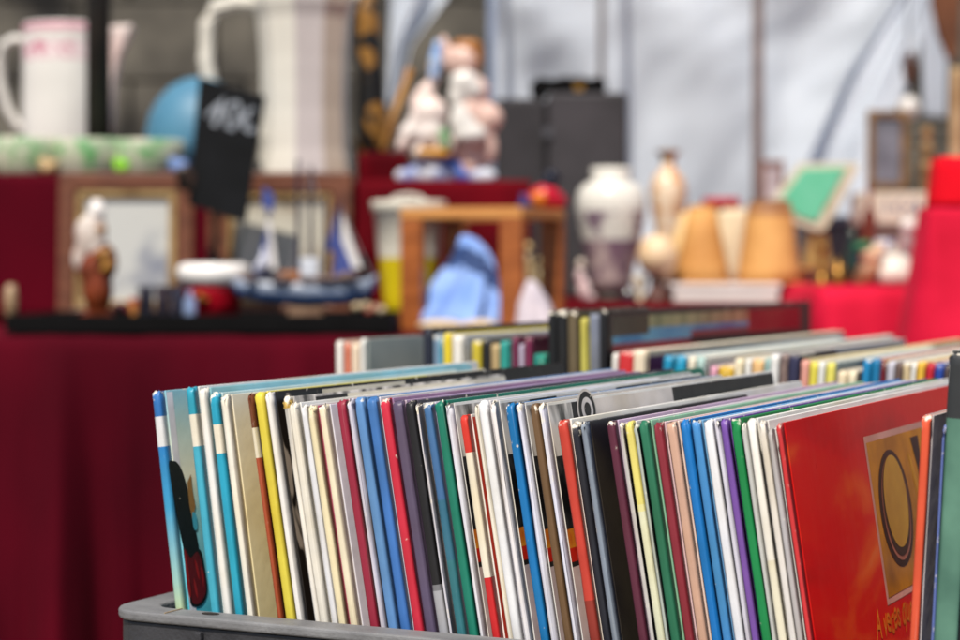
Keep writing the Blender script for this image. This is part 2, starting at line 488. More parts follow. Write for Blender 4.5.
def pic_red(b):
    P = lambda l: [cover_uv(b, *q) for q in l]
    u0, v0 = cover_uv(b, 863.5, 437); u1, v1 = cover_uv(b, 887, 606)
    ua = (u0 + u1) / 2; ub = b.L - .035
    frame = FX((232, 165, 150)); gold = mat((226, 150, 30), .25, c2=(150, 92, 24), scale=24, name='ochre_print', k=.9)
    print_poly(b, [(ua, v0), (ub, v0), (ub, v1), (ua, v1)], frame, 'picture_border', .00012)
    e = .0028
    print_poly(b, [(ua + e, v0 + e), (ub - e, v0 + e), (ub - e, v1 - e), (ua + e, v1 - e)], gold, 'picture_ground', .00024)
    oc = [cover_uv(b, 895.5, 508)][0]
    uo = cover_uv(b, 879, 508)[0]; ro = abs(oc[0] - uo); vh = abs(cover_uv(b, 895, 571)[1] - oc[1])
    def ell(cu, cv, a, h, n=40): return [(cu + a * math.cos(2 * math.pi * i / n), cv + h * math.sin(2 * math.pi * i / n)) for i in range(n)]
    print_poly(b, ell(oc[0], oc[1], ro, vh), FX((62, 28, 18)), 'letter_o', .00036)
    print_poly(b, ell(oc[0] + .0004, oc[1] - .0002, ro * .84, vh * .9), FX((190, 110, 90)), 'letter_o_rim', .00048)
    print_poly(b, ell(oc[0] + .0004, oc[1] - .0012, ro * .80, vh * .86), FX((70, 34, 20)), 'letter_o_shade', .0006)
    print_poly(b, ell(oc[0] + .0006, oc[1] - .003, ro * .72, vh * .79), mat((214, 164, 56), .25, c2=(186, 134, 44), scale=30, name='gold_letter_print', k=.9), 'letter_o_inside', .00072)
    q = ro * 1.25
    a0 = (oc[0] + q, oc[1] - vh * .86)
    print_poly(b, [(a0[0], a0[1]), (a0[0] + .004, a0[1] + .003), (a0[0] + .016, a0[1] + .024), (a0[0] + .018, a0[1] + .036), (a0[0] + .006, a0[1] + .020)], FX((240, 165, 20)), 'yellow_stroke', .00036)
    print_poly(b, [(a0[0] + .008, a0[1] - .006), (a0[0] + .022, a0[1] - .006), (a0[0] + .022, a0[1] + .012), (a0[0] + .018, a0[1] + .018)], FX((50, 26, 18)), 'dark_stroke', .00036)
    # title in orange script under the picture
    cu = bpy.data.curves.new('lettering', 'FONT'); cu.body = 'A veces que'; cu.size = .017; cu.shear = .3; cu.offset = .0002
    to = bpy.data.objects.new('lettering_curve', cu); C.objects.link(to)
    bpy.context.view_layer.update()
    me = bpy.data.meshes.new_from_object(to.evaluated_get(bpy.context.evaluated_depsgraph_get()))
    bpy.data.objects.remove(to)
    tu, tv = cover_uv(b, 877, 641)
    for v in me.vertices:
        v.co = Vector((b.t + .0002, tu + v.co.x * .72, -tv + v.co.y + .004 * math.sin(v.co.x * 300) * .25))
    me.materials.clear(); me.materials.append(FX((248, 130, 20)))
    o = bpy.data.objects.new('lettering', me); C.objects.link(o); o.parent = b.front

def red_cover_mat():
    m, nt, b = new_mat('red_painted_cover')
    N, Lk = nt.nodes, nt.links
    tc = N.new('ShaderNodeTexCoord')
    mp = N.new('ShaderNodeMapping'); mp.inputs['Scale'].default_value = (1, 4, 13)
    Lk.new(tc.outputs['Object'], mp.inputs[0])
    n = N.new('ShaderNodeTexNoise'); n.inputs['Scale'].default_value = 1.6; n.inputs['Detail'].default_value = 7; n.inputs['Distortion'].default_value = .6
    Lk.new(mp.outputs[0], n.inputs['Vector'])
    cr = N.new('ShaderNodeValToRGB'); e = cr.color_ramp.elements
    e[0].position = .3; e[0].color = rgb((176, 6, 10), .95); e[1].position = .8; e[1].color = rgb((238, 150, 90), .9)
    for p, c in ((.5, (214, 8, 12)), (.58, (216, 28, 16)), (.68, (230, 92, 26))):
        q = e.new(p); q.color = rgb(c, .95)
    Lk.new(n.outputs['Fac'], cr.inputs['Fac'])
    mp2 = N.new('ShaderNodeMapping'); mp2.inputs['Scale'].default_value = (1, 150, 22); Lk.new(tc.outputs['Object'], mp2.inputs[0])
    n2 = N.new('ShaderNodeTexNoise'); n2.inputs['Scale'].default_value = 1; n2.inputs['Detail'].default_value = 4; Lk.new(mp2.outputs[0], n2.inputs['Vector'])
    t = N.new('ShaderNodeMapRange'); t.inputs[1].default_value = .5; t.inputs[2].default_value = .85; t.inputs[4].default_value = .08; Lk.new(n2.outputs['Fac'], t.inputs[0])
    mx = N.new('ShaderNodeMixRGB'); mx.inputs[2].default_value = rgb((226, 120, 90), .9); Lk.new(t.outputs[0], mx.inputs[0]); Lk.new(cr.outputs['Color'], mx.inputs[1])
    Lk.new(mx.outputs[0], b.inputs['Base Color'])
    b.inputs['Specular IOR Level'].default_value = .35
    rr = N.new('ShaderNodeMapRange'); rr.inputs[3].default_value = .22; rr.inputs[4].default_value = .45; Lk.new(n2.outputs['Fac'], rr.inputs[0]); Lk.new(rr.outputs[0], b.inputs['Roughness'])
    bp = N.new('ShaderNodeBump'); bp.inputs['Strength'].default_value = .06; bp.inputs['Distance'].default_value = .001
    Lk.new(n2.outputs['Fac'], bp.inputs['Height']); Lk.new(bp.outputs['Normal'], b.inputs['Normal'])
    return m

def slope_at(x):
    k = [(150, .105), (208, .115), (255, .14), (330, .148), (600, .152), (790, .148)]
    for (a, s), (b, q) in zip(k, k[1:]):
        if x <= b: return s + (q - s) * max(0, x - a) / (b - a)
    return k[-1][1]

C1 = .7268
W_, CR, LV = (238, 236, 232), (232, 220, 192), (226, 224, 236)
first_grad = book_mat((70, 150, 200), grad=(-.105, -.022, ((0, (205, 214, 150)), (.25, (150, 190, 180)), (.65, (60, 150, 195)), (1, (40, 120, 190)))))
sky_cover = book_mat((150, 205, 222), grad=(-.10, 0.0, ((0, (80, 190, 214)), (.45, (150, 212, 226)), (.62, (238, 240, 224)), (1, (150, 208, 230)))), cover=True)
cream_cover = book_mat((226, 214, 178), grad=(-.10, 0.0, ((0, (230, 218, 172)), (.5, (240, 226, 182)), (1, (246, 238, 216)))), cover=True)
black_foot = [(584, (34, 33, 35)), (590, (120, 120, 125)), (None, (165, 165, 172))]
row = [
 # x, y, width, spine, cover, far, label, extras
 (152, 392, 9.4, [(417, (38, 112, 190)), (447, (226, 228, 234)), (None, first_grad)], sky_cover, 470, 'comic album at the left end, blue spine with white band fading to pale green', dict(picture=pic_first, wear=.8)),
 (184, 388, 9, [(415, (36, 160, 190)), (447, (232, 226, 208)), (None, (58, 172, 200))], W_, 472, 'turquoise spined album with a white band, directly right of the album at the left end', dict(rough=.3)),
 (196, 389, 8, (236, 234, 230), (150, 214, 230), 466, 'thin white spined album pressed between two turquoise spined albums', dict(back=(150, 190, 230))),
 (208, 394, 9, [(425, (28, 160, 196)), (454, (234, 224, 200)), (None, (30, 164, 200))], (200, 228, 232), 452, 'turquoise album with cream band and white worn spine tip, left of the wide cream cover', dict(wear=1.0)),
 (218.5, 396, 7, (236, 230, 216), cream_cover, 482, 'worn cream album whose yellowed plain cover shows wide, left of the yellow spine', dict(wear=1.2)),
 (247.5, 394, 4, [(428, (120, 62, 34)), (458, (226, 214, 184)), (None, (176, 74, 40))], (200, 180, 120), 440, 'very thin rust brown booklet pressed against the yellow spine', {}),
 (252, 393, 10.5, (226, 208, 60), (236, 222, 110), 420, 'bright yellow spined album in the left part of the front crate', dict(wear=.7)),
 (263, 393, 5.6, (238, 236, 236), (42, 38, 36), 558, 'black covered album with chalk sketches and a white spine, right of the yellow spine', dict(picture=pic_bands([(317, sketch), (400, (236, 226, 202)), (None, (40, 37, 36))]))),
 (281, 398, 6, [(409, (222, 178, 80)), (None, (236, 230, 220))], rock, 500, 'white album with torn ochre spine tip, right of the black sketched cover', dict(wear=1.3, picture=pic_bands([(310, rock), (342, (40, 37, 36)), (None, (236, 226, 206))]))),
 (288.5, 404, 8.5, (230, 224, 212), W_, 470, 'plain white album, first of the run of pale spines', dict(wear=.9)),
 (299.5, 406, 6.5, (220, 220, 224), W_, 474, 'plain white album between a white spine and a cream spine', dict(wear=.9)),
 (307, 407, 7.5, (232, 216, 172), (190, 80, 110), 480, 'cream spined album with frayed spine top and a pink cover', dict(wear=1.3)),
 (317.5, 406, 8, (234, 222, 190), LV, 560, 'cream spined album with lavender white cover, left of the dark red spine', dict(wear=1.2)),
 (334.5, 401, 10, (160, 34, 60), (232, 190, 200), 585, 'dark red spined album standing between lavender covers', dict(wear=.4)),
 (347, 400, 4.5, (200, 196, 214), (190, 180, 214), 606, 'thin lavender booklet between the dark red and the light blue spines', dict(wear=.6)),
 (352.5, 399, 10.5, (88, 140, 200), (88, 140, 200), 608, 'light blue spined album, left one of the two blue neighbours', dict(wear=.5)),
 (365, 399, 11, (58, 116, 196), LV, 612, 'mid blue spined album touching the scarlet spine', dict(wear=.5)),
 (378, 400, 11, (214, 36, 62), (160, 120, 160), 620, 'scarlet spined album between the mid blue and the grey purple spines', dict(wear=.6)),
 (391, 402, 12, (92, 78, 108), (178, 150, 190), 634, 'grey purple spined album right of the scarlet spine', dict(wear=.5)),
 (404.5, 402, 11.5, black_foot, (70, 66, 78), 668, 'black spined album with a grey block at the foot of its spine', dict(wear=.4)),
 (416, 404, 2.4, (206, 202, 212), W_, 660, 'thin pale booklet with torn photo cover, left of the steel blue spine', dict(wear=1.2, picture=pic_rock(False))),
 (422, 404, 9.5, [(500, (62, 108, 160)), (560, (50, 110, 138)), (None, (48, 118, 128))], (206, 196, 220), 684, 'steel blue spined album turning teal towards its foot', dict(wear=.7)),
 (434, 402, 10, (22, 128, 104), (22, 128, 104), 698, 'emerald green spined album in the middle of the front row', dict(wear=.7)),
 (445.5, 404, 3.6, (224, 222, 232), W_, 690, 'white magazine with rock photo cover, left of the red topped spine', dict(wear=1.2, picture=pic_rock(False))),
 (459.5, 416, 9, [(453, (222, 50, 38)), (577, (238, 228, 206)), (None, (214, 32, 34))], W_, 640, 'white spined album with red top and red foot, shorter than its neighbours', dict(wear=.4, picture=pic_bands([(472, (228, 66, 46)), (None, (236, 226, 214))]))),
 (473.5, 405, 3, (232, 224, 206), (238, 232, 222), 640, 'thin ivory booklet behind the red topped spine', {}),
 (477.5, 402, 10, (228, 228, 230), LV, 655, 'clean white spined album right of the red topped spine', dict(wear=.6)),
 (489.5, 402, 5, (228, 224, 226), W_, 700, 'white magazine with rock and fire photo cover, left of the bright blue spine', dict(wear=1.4, picture=pic_rock(False))),
 (503.5, 405, 10, (14, 116, 190), (14, 116, 190), 712, 'bright blue spined album between two rock photo magazines', dict(wear=.6)),
 (515, 404, 4.4, (214, 214, 232), W_, 720, 'white magazine with fire photo cover, between the bright blue and the brown spines', dict(wear=1.3, picture=pic_rock(False))),
 (528.5, 405, 9, (112, 82, 52), (150, 120, 90), 725, 'brown spined album between two white magazines', dict(wear=.7)),
 (538.5, 404, 4.6, (216, 216, 234), W_, 770, 'white magazine whose black and white cover shows long above the orange red spine', dict(wear=1.2, picture=pic_rock(True))),
 (556.5, 421, 12, [(600, (206, 58, 42)), (None, (150, 48, 36))], (246, 242, 234), 795, 'orange red spined album in front of the long black and white cover', dict(wear=.8)),
 (569.5, 424, 9, (36, 38, 48), (60, 62, 72), 720, 'black spined album with chipped white top, right of the orange red spine', dict(wear=1.6)),
 (580, 423, 6.5, (128, 140, 156), mat((26, 23, 28), .3, c2=(58, 52, 44), scale=18, name='dark_print'), 745, 'grey blue spined album with a dark cover, left of the maroon spine', dict(wear=1.0)),
 (605.5, 422, 9.5, (96, 38, 58), (204, 176, 206), 833, 'purple maroon spined album right of the wide dark cover', dict(wear=.6)),
 (617, 424, 5, (196, 190, 186), (236, 220, 230), 835, 'thin grey white booklet left of the yellow topped spine', dict(wear=1.0)),
 (623, 423, 9.5, [(505, (232, 218, 110)), (512, (234, 226, 150)), (None, (224, 224, 190))], (232, 226, 226), 838, 'cream spined album with a yellow upper half', dict(wear=.7)),
 (634, 424, 3.5, (176, 184, 174), (176, 190, 180), 850, 'thin grey green booklet left of the forest green spine', {}),
 (638.5, 422, 11, (38, 116, 84), (140, 196, 160), 858, 'forest green spined album between the yellow topped and the wine red spines', dict(wear=.6)),
 (651.5, 424, 10.5, (142, 38, 52), (226, 190, 196), 866, 'wine red spined album left of the tan spine', dict(wear=.7)),
 (664.5, 423, 11, (206, 160, 136), (232, 206, 196), 876, 'tan pink spined album between the wine red and the azure spines', dict(wear=.7)),
 (678, 421, 10.5, (16, 116, 200), (16, 116, 200), 895, 'azure spined album right of the tan spine', dict(wear=.8)),
 (690, 422, 10, (58, 136, 206), (110, 176, 226), 902, 'sky blue spined album with nicked edge, left of the white spine', dict(wear=.9)),
 (701.5, 421, 11, (226, 228, 236), LV, 905, 'white spined album between the sky blue and the violet spines', dict(wear=.7)),
 (714, 422, 4, (206, 202, 216), LV, 915, 'thin lilac grey booklet left of the violet spine', {}),
 (719, 420, 8, (118, 74, 170), (118, 74, 170), 923, 'violet spined album touching the bright green spine', dict(wear=.5)),
 (729, 420, 11, (20, 140, 72), (20, 140, 72), 932, 'bright green spined album near the red painted cover', dict(wear=.6)),
 (741, 424, 4.5, (190, 190, 186), (214, 170, 130), 938, 'thin grey booklet right of the bright green spine', {}),
 (746.5, 420, 10, [(560, (234, 230, 222)), (None, (226, 218, 190))], W_, 945, 'thick white spined album, left one of the last pair of white spines', dict(wear=.5)),
 (758, 422, 8, (222, 216, 210), W_, 946, 'white spined album, right one of the last pair of white spines', dict(wear=.6)),
 (767, 430, 6, (180, 176, 178), (240, 238, 234), 940, 'grey booklet with paper spine, pressed behind the red painted cover', {}),
 (776, 424, 5.5, (214, 44, 48), red_cover_mat(), 950.5, 'glossy red hardcover with a painted ochre letter picture on its wide cover', dict(picture=pic_red, wear=.7, category='book')),
]
NROW = len(row)
for i, (x, y, wp, spn, cov, far, lab, ex) in enumerate(row):
    if i + 1 < NROW: wp = min(wp, row[i + 1][0] - x - .6)
    b = make_book(x, y, wp, slope_at(x), C1, spn, cov, lab, far=far, name='comic_book', group='books standing in the front crate', **ex)
# the three books at the right end lean the other way
make_book(921, 416, 11, -.05, C1, (232, 82, 48), (196, 190, 196), 'orange spined book leaning right, in front of the glossy red hardcover', L=.20, name='comic_book', group='books standing in the front crate', pages=(190, 150, 140), wear=.8)
make_book(943.5, 424, 2.4, -.05, C1, (90, 110, 180), (70, 100, 190), 'thin blue booklet between the orange spine and the tall dark book', L=.20, name='comic_book', group='books standing in the front crate', wear=.8)
make_book(949, 352, 24, -.05, C1, [(418, (52, 54, 56)), (None, mat((104, 148, 128), .35, c2=(60, 96, 84), scale=20, name='green_mottled_board'))], (40, 44, 46), 'tall dark topped book with mottled green lower spine at the right end of the crate', L=.22, name='comic_book', group='books standing in the front crate', wear=.9)

# ---- second crate, further back
C2 = 1.166
G2 = 'books standing in the rear crate'
rear = [
 # x, y, w, slope, spine, cover, far/L, label
 (336, 341, 6, .01, (236, 232, 224), (226, 200, 180), 410, 'white edged album at the left end of the rear crate', dict(wear=.4)),
 (343, 343, 6, .01, (222, 120, 90), (230, 200, 170), 405, 'salmon orange booklet in the rear crate beside the white edged album', {}),
 (350, 344, 7, .01, (236, 212, 184), (230, 120, 90), 400, 'peach booklet left of the grey green cover in the rear crate', {}),
 (359, 339, 4.5, .01, (236, 234, 226), mat((206, 212, 200), .25, c2=(176, 186, 178), scale=12, name='grey_green_cover'), 421, 'pale album with a plain grey green cover facing out in the rear crate', {}),
 (422, 328, 9, .01, (34, 38, 56), (40, 40, 44), 590, 'dark navy book with long black top edge in the rear crate', dict(wear=.8)),
 (432.5, 334, 5, .01, (120, 150, 180), (130, 160, 190), 540, 'steel blue booklet between the navy book and the yellow book', dict(wear=1.2)),
 (438, 338, 4, .01, (80, 160, 190), (230, 226, 216), 520, 'small pale blue booklet left of the yellow spine in the rear crate', dict(wear=1.2)),
 (442.5, 333, 8, .01, (238, 212, 40), (232, 210, 60), 580, 'lemon yellow book with long yellow top edge in the rear crate', {}),
 (452, 335, 10, .01, (236, 234, 230), (226, 224, 220), 580, 'broad white book right of the lemon yellow book', {}),
 (471.5, 341, 9, .01, (206, 186, 40), (150, 140, 40), 540, 'short olive yellow book in the rear crate', {}),
 (482, 340, 8, .01, (30, 30, 34), (40, 40, 40), 560, 'short black book between the olive yellow and the tan books', {}),
 (490.5, 344, 8, .01, (186, 160, 112), (150, 130, 90), 530, 'short tan book in the middle of the rear crate', {}),
 (499.5, 341, 9, .01, (36, 156, 150), (60, 160, 160), 550, 'short teal book left of the two plum books', {}),
 (511.5, 337, 6, .01, (118, 34, 70), (110, 36, 70), 560, 'plum coloured book, left one of the pair in the rear crate', {}),
 (518.5, 344, 5, .01, (176, 160, 184), (160, 150, 170), 545, 'thin mauve booklet squeezed between the two plum books', {}),
 (524, 338, 6.5, .01, (124, 36, 74), (84, 30, 56), 570, 'plum coloured book, right one of the pair in the rear crate', {}),
 (532.5, 354, 6, .01, (30, 136, 124), (40, 130, 120), 560, 'low green booklet, left of the low jade booklet beside the black folders', {}),
 (539.5, 354, 5.5, .01, (40, 160, 140), (40, 130, 120), 565, 'low jade booklet touching the tall black folders', {}),
 (547, 311, 8.5, .012, (26, 27, 30), (30, 30, 32), 640, 'tall black folder, left end of the tall group in the rear crate', dict(wear=1.0)),
 (556.5, 310, 10, .012, (32, 32, 34), (40, 38, 36), 640, 'tall black folder with chipped white top corner', dict(wear=2.0)),
 (567.5, 312, 9.5, .012, (104, 90, 64), (90, 78, 56), 650, 'tall tan folder between the black folders and the yellow strip', dict(wear=.8)),
 (580, 318, 6, .012, (206, 196, 84), (200, 190, 80), 640, 'narrow yellow green folder in the tall group', {}),
 (588.5, 314, 10, .012, (120, 126, 146), (110, 116, 130), 650, 'grey blue folder beside the long landscape album', {}),
]
def pic_landscape(b):
    us = [.0068, .012, .075, .155, .28, b.L - .03, b.L - .002]
    vs = [.0012, .004, .0125, .0165, .0215, .028, .14, b.H - .005]
    brown = mat((38, 32, 27), .12, spec=.6, c2=(70, 60, 46), scale=14, name='brown_landscape_print')
    green = mat((120, 124, 92), .12, spec=.6, c2=(166, 160, 120), scale=30, stretch=(1, 2, .4), name='meadow_print')
    blue = mat((20, 110, 160), .2, c2=(90, 160, 190), scale=24, name='river_print')
    redd = FX((150, 26, 44)); blk = FX((24, 22, 24))
    def fn(i, j):
        if i in (0, 5) or j == 0: return blk
        if j == 1: return green if i in (2, 3) and i != 1 else brown
        if j == 2: return blue if i in (2, 3) else brown
        if j == 3: return blue if i in (1, 2) else (redd if i == 3 else brown)
        if j == 4: return redd if i <= 2 else blk
        return blk
    print_grid(b, us, vs, fn)
for (x, y, wp, sl_, spn, cov, far, lab, ex) in rear:
    make_book(x, y, wp, sl_, C2, spn, cov, lab, far=far, name='hardcover_book', group=G2, **ex)
make_book(599, 311, 6, .012, C2, (28, 28, 32), (30, 28, 30), 'long black album with a landscape picture cover, tallest in the rear crate', far=805, name='picture_album', group=G2, wear=1.4, picture=pic_landscape, krough=.12)
rear2 = [
 (612, 353, 5, (236, 230, 222), (230, 220, 215), 690, 'thin white book touching the bright red book in the rear crate', {}),
 (618, 351, 14, (222, 40, 44), (210, 60, 60), 700, 'bright red book left of the cream and purple album', dict(wear=1.0)),
 (633, 350, 12, (234, 214, 184), (234, 214, 184), 835, 'thick cream spined album with a purple cover in the rear crate', dict(picture=pic_bands([(668, (112, 60, 110)), (None, (150, 90, 140))], .004))),
 (663, 356, 9, (20, 150, 196), (40, 160, 200), 838, 'cyan book, left one of the cyan pair behind the long cover', dict(wear=.7)),
 (675, 356, 10, (28, 160, 206), (210, 216, 206), 838, 'cyan book, right one of the cyan pair behind the long cover', dict(wear=.9)),
 (688, 357, 7, (232, 222, 196), (200, 214, 206), 890, 'cream book right of the cyan pair', {}),
 (696, 357, 8, (170, 200, 192), (222, 220, 208), 888, 'pale mint book with a large off white cover', {}),
 (710, 366, 7, (226, 160, 190), (230, 190, 200), 780, 'short rose pink book in the rear crate', {}),
 (718, 366, 15, (222, 180, 50), (220, 170, 50), 790, 'short mustard yellow book next to the rose pink one', dict(wear=.8)),
 (735, 358, 8, (236, 222, 190), (230, 220, 190), 880, 'cream book between the mustard and the apricot books', {}),
 (745, 359, 6, (240, 236, 228), (230, 220, 210), 880, 'thin white book left of the apricot book', {}),
 (752, 359, 11, (236, 186, 120), (230, 200, 140), 885, 'apricot coloured book in the rear crate', {}),
 (764, 358, 6, (150, 186, 186), (200, 210, 210), 890, 'thin grey teal book right of the apricot book', {}),
 (771, 354, 8, (232, 232, 234), (200, 196, 200), 900, 'white book left of the speckled brown book', {}),
 (780, 354, 8, mat((150, 128, 120), .4, c2=(80, 64, 64), scale=120, name='speckled_board'), (90, 80, 90), 830, 'speckled brown book left of the ink blue book', {}),
 (789, 355, 10, (52, 52, 84), (40, 38, 50), 812, 'ink blue book with dark cover in the rear crate', dict(wear=.6)),
 (800.5, 360, 8, (232, 156, 140), (238, 210, 130), 958, 'coral book right of the ink blue book', {}),
 (809.5, 362, 8, (236, 220, 70), (236, 226, 170), 930, 'lemon book, first of two beside the coral book', {}),
 (818.5, 361, 6.5, (238, 236, 228), (230, 226, 210), 900, 'thin white book between two lemon books', {}),
 (826, 362, 9, (234, 222, 90), (150, 170, 170), 930, 'lemon book with a grey blue cover, second of two', {}),
 (837, 371, 9, (234, 214, 176), (226, 206, 170), 862, 'low cream booklet, left one of the low pair', {}),
 (848, 371, 8, (236, 220, 184), (150, 140, 130), 864, 'low cream booklet, right one of the low pair', {}),
 (863, 359, 8, (20, 134, 196), (40, 150, 200), 960, 'cobalt blue book, left one of the cobalt pair in the rear crate', dict(wear=.6)),
 (872, 359, 8.5, (14, 124, 190), (200, 60, 60), 960, 'cobalt blue book, right one of the cobalt pair in the rear crate', dict(wear=.6)),
 (881.5, 361, 4.5, (130, 34, 50), (230, 200, 90), 965, 'thin dark red booklet right of the cobalt pair', {}),
 (887, 361, 8, (196, 192, 206), (190, 186, 200), 965, 'lavender grey book near the right of the rear crate', {}),
 (896, 362, 7, (110, 88, 84), (110, 90, 90), 966, 'taupe book between the lavender grey and the straw books', {}),
 (904, 362, 7, (212, 190, 150), (200, 190, 160), 968, 'straw coloured book with frayed top in the rear crate', dict(wear=1.6)),
 (912, 362, 4.5, (236, 232, 224), (230, 226, 220), 968, 'thin white booklet left of the amber book', {}),
 (917.5, 361, 8, (240, 184, 50), (238, 200, 90), 970, 'amber book near the right end of the rear crate', {}),
 (926.5, 363, 8, (206, 28, 44), (200, 40, 50), 972, 'crimson book between the amber and the royal blue books', dict(wear=1.0)),
 (935.5, 363, 8.5, (34, 70, 170), (40, 70, 160), 974, 'royal blue book right of the crimson book', dict(wear=.8)),
 (945, 365, 6, (84, 70, 70), (80, 70, 70), 976, 'dark taupe book right of the royal blue book', {}),
 (952, 362, 7, (236, 232, 226), (230, 226, 220), 978, 'white book at the right end of the rear crate', {}),
]
for i, (x, y, wp, spn, cov, far, lab, ex) in enumerate(rear2):
    if i + 1 < len(rear2): wp = min(wp, (rear2[i + 1][0] - x) * .96 - .3)
    s_ = -.02 - .07 * (x - 612) / 340
    make_book(x, y, wp, s_, C2, spn, cov, lab, far=far, name='hardcover_book', group=G2, **ex)

# ------------------------------------------------------------------ crates and bench
def rounded_rect(x0, x1, y0, y1, r, n=6):
    pts = []
    for cx, cy, a0 in ((x1 - r, y1 - r, 0), (x0 + r, y1 - r, 90), (x0 + r, y0 + r, 180), (x1 - r, y0 + r, 270)):
        for k in range(n + 1):
            a = R(a0 + 90 * k / n)
            pts.append((cx + r * math.cos(a), cy + r * math.sin(a)))
    return pts

def shell(outer, inner, z0, z1, bm):
    """closed ring wall between two outlines"""
    n = len(outer)
    a = [bm.verts.new((x, y, z0)) for x, y in outer]; b = [bm.verts.new((x, y, z1)) for x, y in outer]
    c = [bm.verts.new((x, y, z1)) for x, y in inner]; d = [bm.verts.new((x, y, z0)) for x, y in inner]
    for i in range(n):
        j = (i + 1) % n
        for q in ((a, b), (b, c), (c, d), (d, a)):
            bm.faces.new((q[0][i], q[0][j], q[1][j], q[1][i]))

plastic = mat((44, 44, 48), .5, c2=(58, 58, 62), scale=60, bump=.25, bscale=500, k=.85, name='grey_plastic')
rimplastic = mat((92, 92, 95), .5, c2=(146, 146, 147), scale=34, bump=.25, bscale=400, k=.85, name='worn_grey_plastic', stretch=(1, 1.6, 1), pos=(.2, .9), detail=8)
darkhole = mat((40, 34, 30), .8, name='hole_shade')

def make_crate(label, s0, s1, c0, c1, ztop, rw=.0148):
    W, D, H = s1 - s0, c1 - c0, .222
    p = rv * s0 + dv * c0; p.z = ztop - H
    root = thing('storage_crate', label, 'crate', p, (0, 0, -PHI), 'plastic crates full of books')
    bm = bmesh.new()
    shell(rounded_rect(.0018, W - .0018, .0018, D - .0018, .0155, 8), rounded_rect(.0065, W - .0065, .0065, D - .0065, .017, 8), .0, H - .0048, bm)
    body = obj('body', bm, plastic, root, bevel=.001)
    obj('base_panel', box_bm(.012, W - .012, .012, D - .012, .001, .006), plastic, root)
    bm = bmesh.new()
    shell(rounded_rect(0, W, 0, D, .017, 8), rounded_rect(rw, W - rw, rw, D - rw, .012, 8), H - .0045, H, bm)
    rim = obj('rim', bm, rimplastic, root, bevel=.0014, seg=3)
    # small drain holes and mould seams on the rim
    for hx in (.036, .30, W - .036):
        bm = bmesh.new(); bmesh.ops.create_circle(bm, cap_ends=True, segments=18, radius=.0034)
        bmesh.ops.scale(bm, vec=(1.25, .75, 1), verts=bm.verts)
        bmesh.ops.translate(bm, vec=(hx + .014, .0088, H + .0003), verts=bm.verts)
        obj('rim_hole', bm, darkhole, rim)  # flat dark disc on the rim; the hole's inner shade is its colour
    bm = bmesh.new(); box_bm(.0315, .0322, .001, rw - .001, H - .001, H + .0004, bm)
    obj('mould_seam', bm, mat((150, 130, 104), .7, name='dusty_seam'), rim)
    # upright ribs and a stacking lip on the front panel
    for k in range(7):
        xk = .05 + k * (W - .1) / 6
        obj('rib', box_bm(xk - .0015, xk + .0015, -.0012, .0016, .012, H - .0062), plastic, root, bevel=.0006)
    obj('front_ledge', box_bm(.03, W - .03, -.0022, .0016, H - .034, H - .030), plastic, root, bevel=.0006)
    return root
ZR = CZ - .147
make_crate('grey plastic crate with scuffed pale rim holding the front row of comics', -.5285, .09, .7045, 1.125, ZR)
make_crate('grey plastic crate holding the rear row of books, behind the front crate', -.71, .06, 1.137, 1.66, ZR)

wood_b = mat((132, 108, 82), .7, c2=(164, 140, 110), scale=9, stretch=(1, 12, 12), bump=.2, k=.8, name='bench_wood')
zb = ZR - .222
p = rv * -.80 + dv * .66; p.z = 0
bench = thing('trestle_bench', 'low wooden bench under the two book crates', 'bench', p, (0, 0, -PHI))
obj('bench_top', box_bm(0, 1.05, 0, 1.06, zb - .03, zb - .0005), wood_b, bench, bevel=.003)
for lx in (.06, .93):
    for ly in (.06, .94):
        obj('leg', box_bm(lx, lx + .06, ly, ly + .06, 0, zb - .0305), wood_b, bench, bevel=.002)

# ------------------------------------------------------------------ red covered tables
velvet = mat((128, 0, 34), .9, c2=(74, 0, 20), scale=3.5, k=.46, stretch=(1, 1, .45), pos=(.25, .75), sheen=.04, bump=.2, bscale=300, spec=.08, name='dark_red_velvet')
velvet2 = mat((134, 2, 24), .85, c2=(96, 2, 18), scale=8, k=.48, sheen=.08, bump=.2, bscale=300, spec=.08, name='red_velvet')
pinkred = mat((228, 30, 66), .8, c2=(192, 20, 48), scale=8, k=.8, sheen=.1, bump=.15, bscale=300, spec=.08, name='bright_red_cloth')
tablewood = mat((90, 70, 52), .7, name='table_wood')

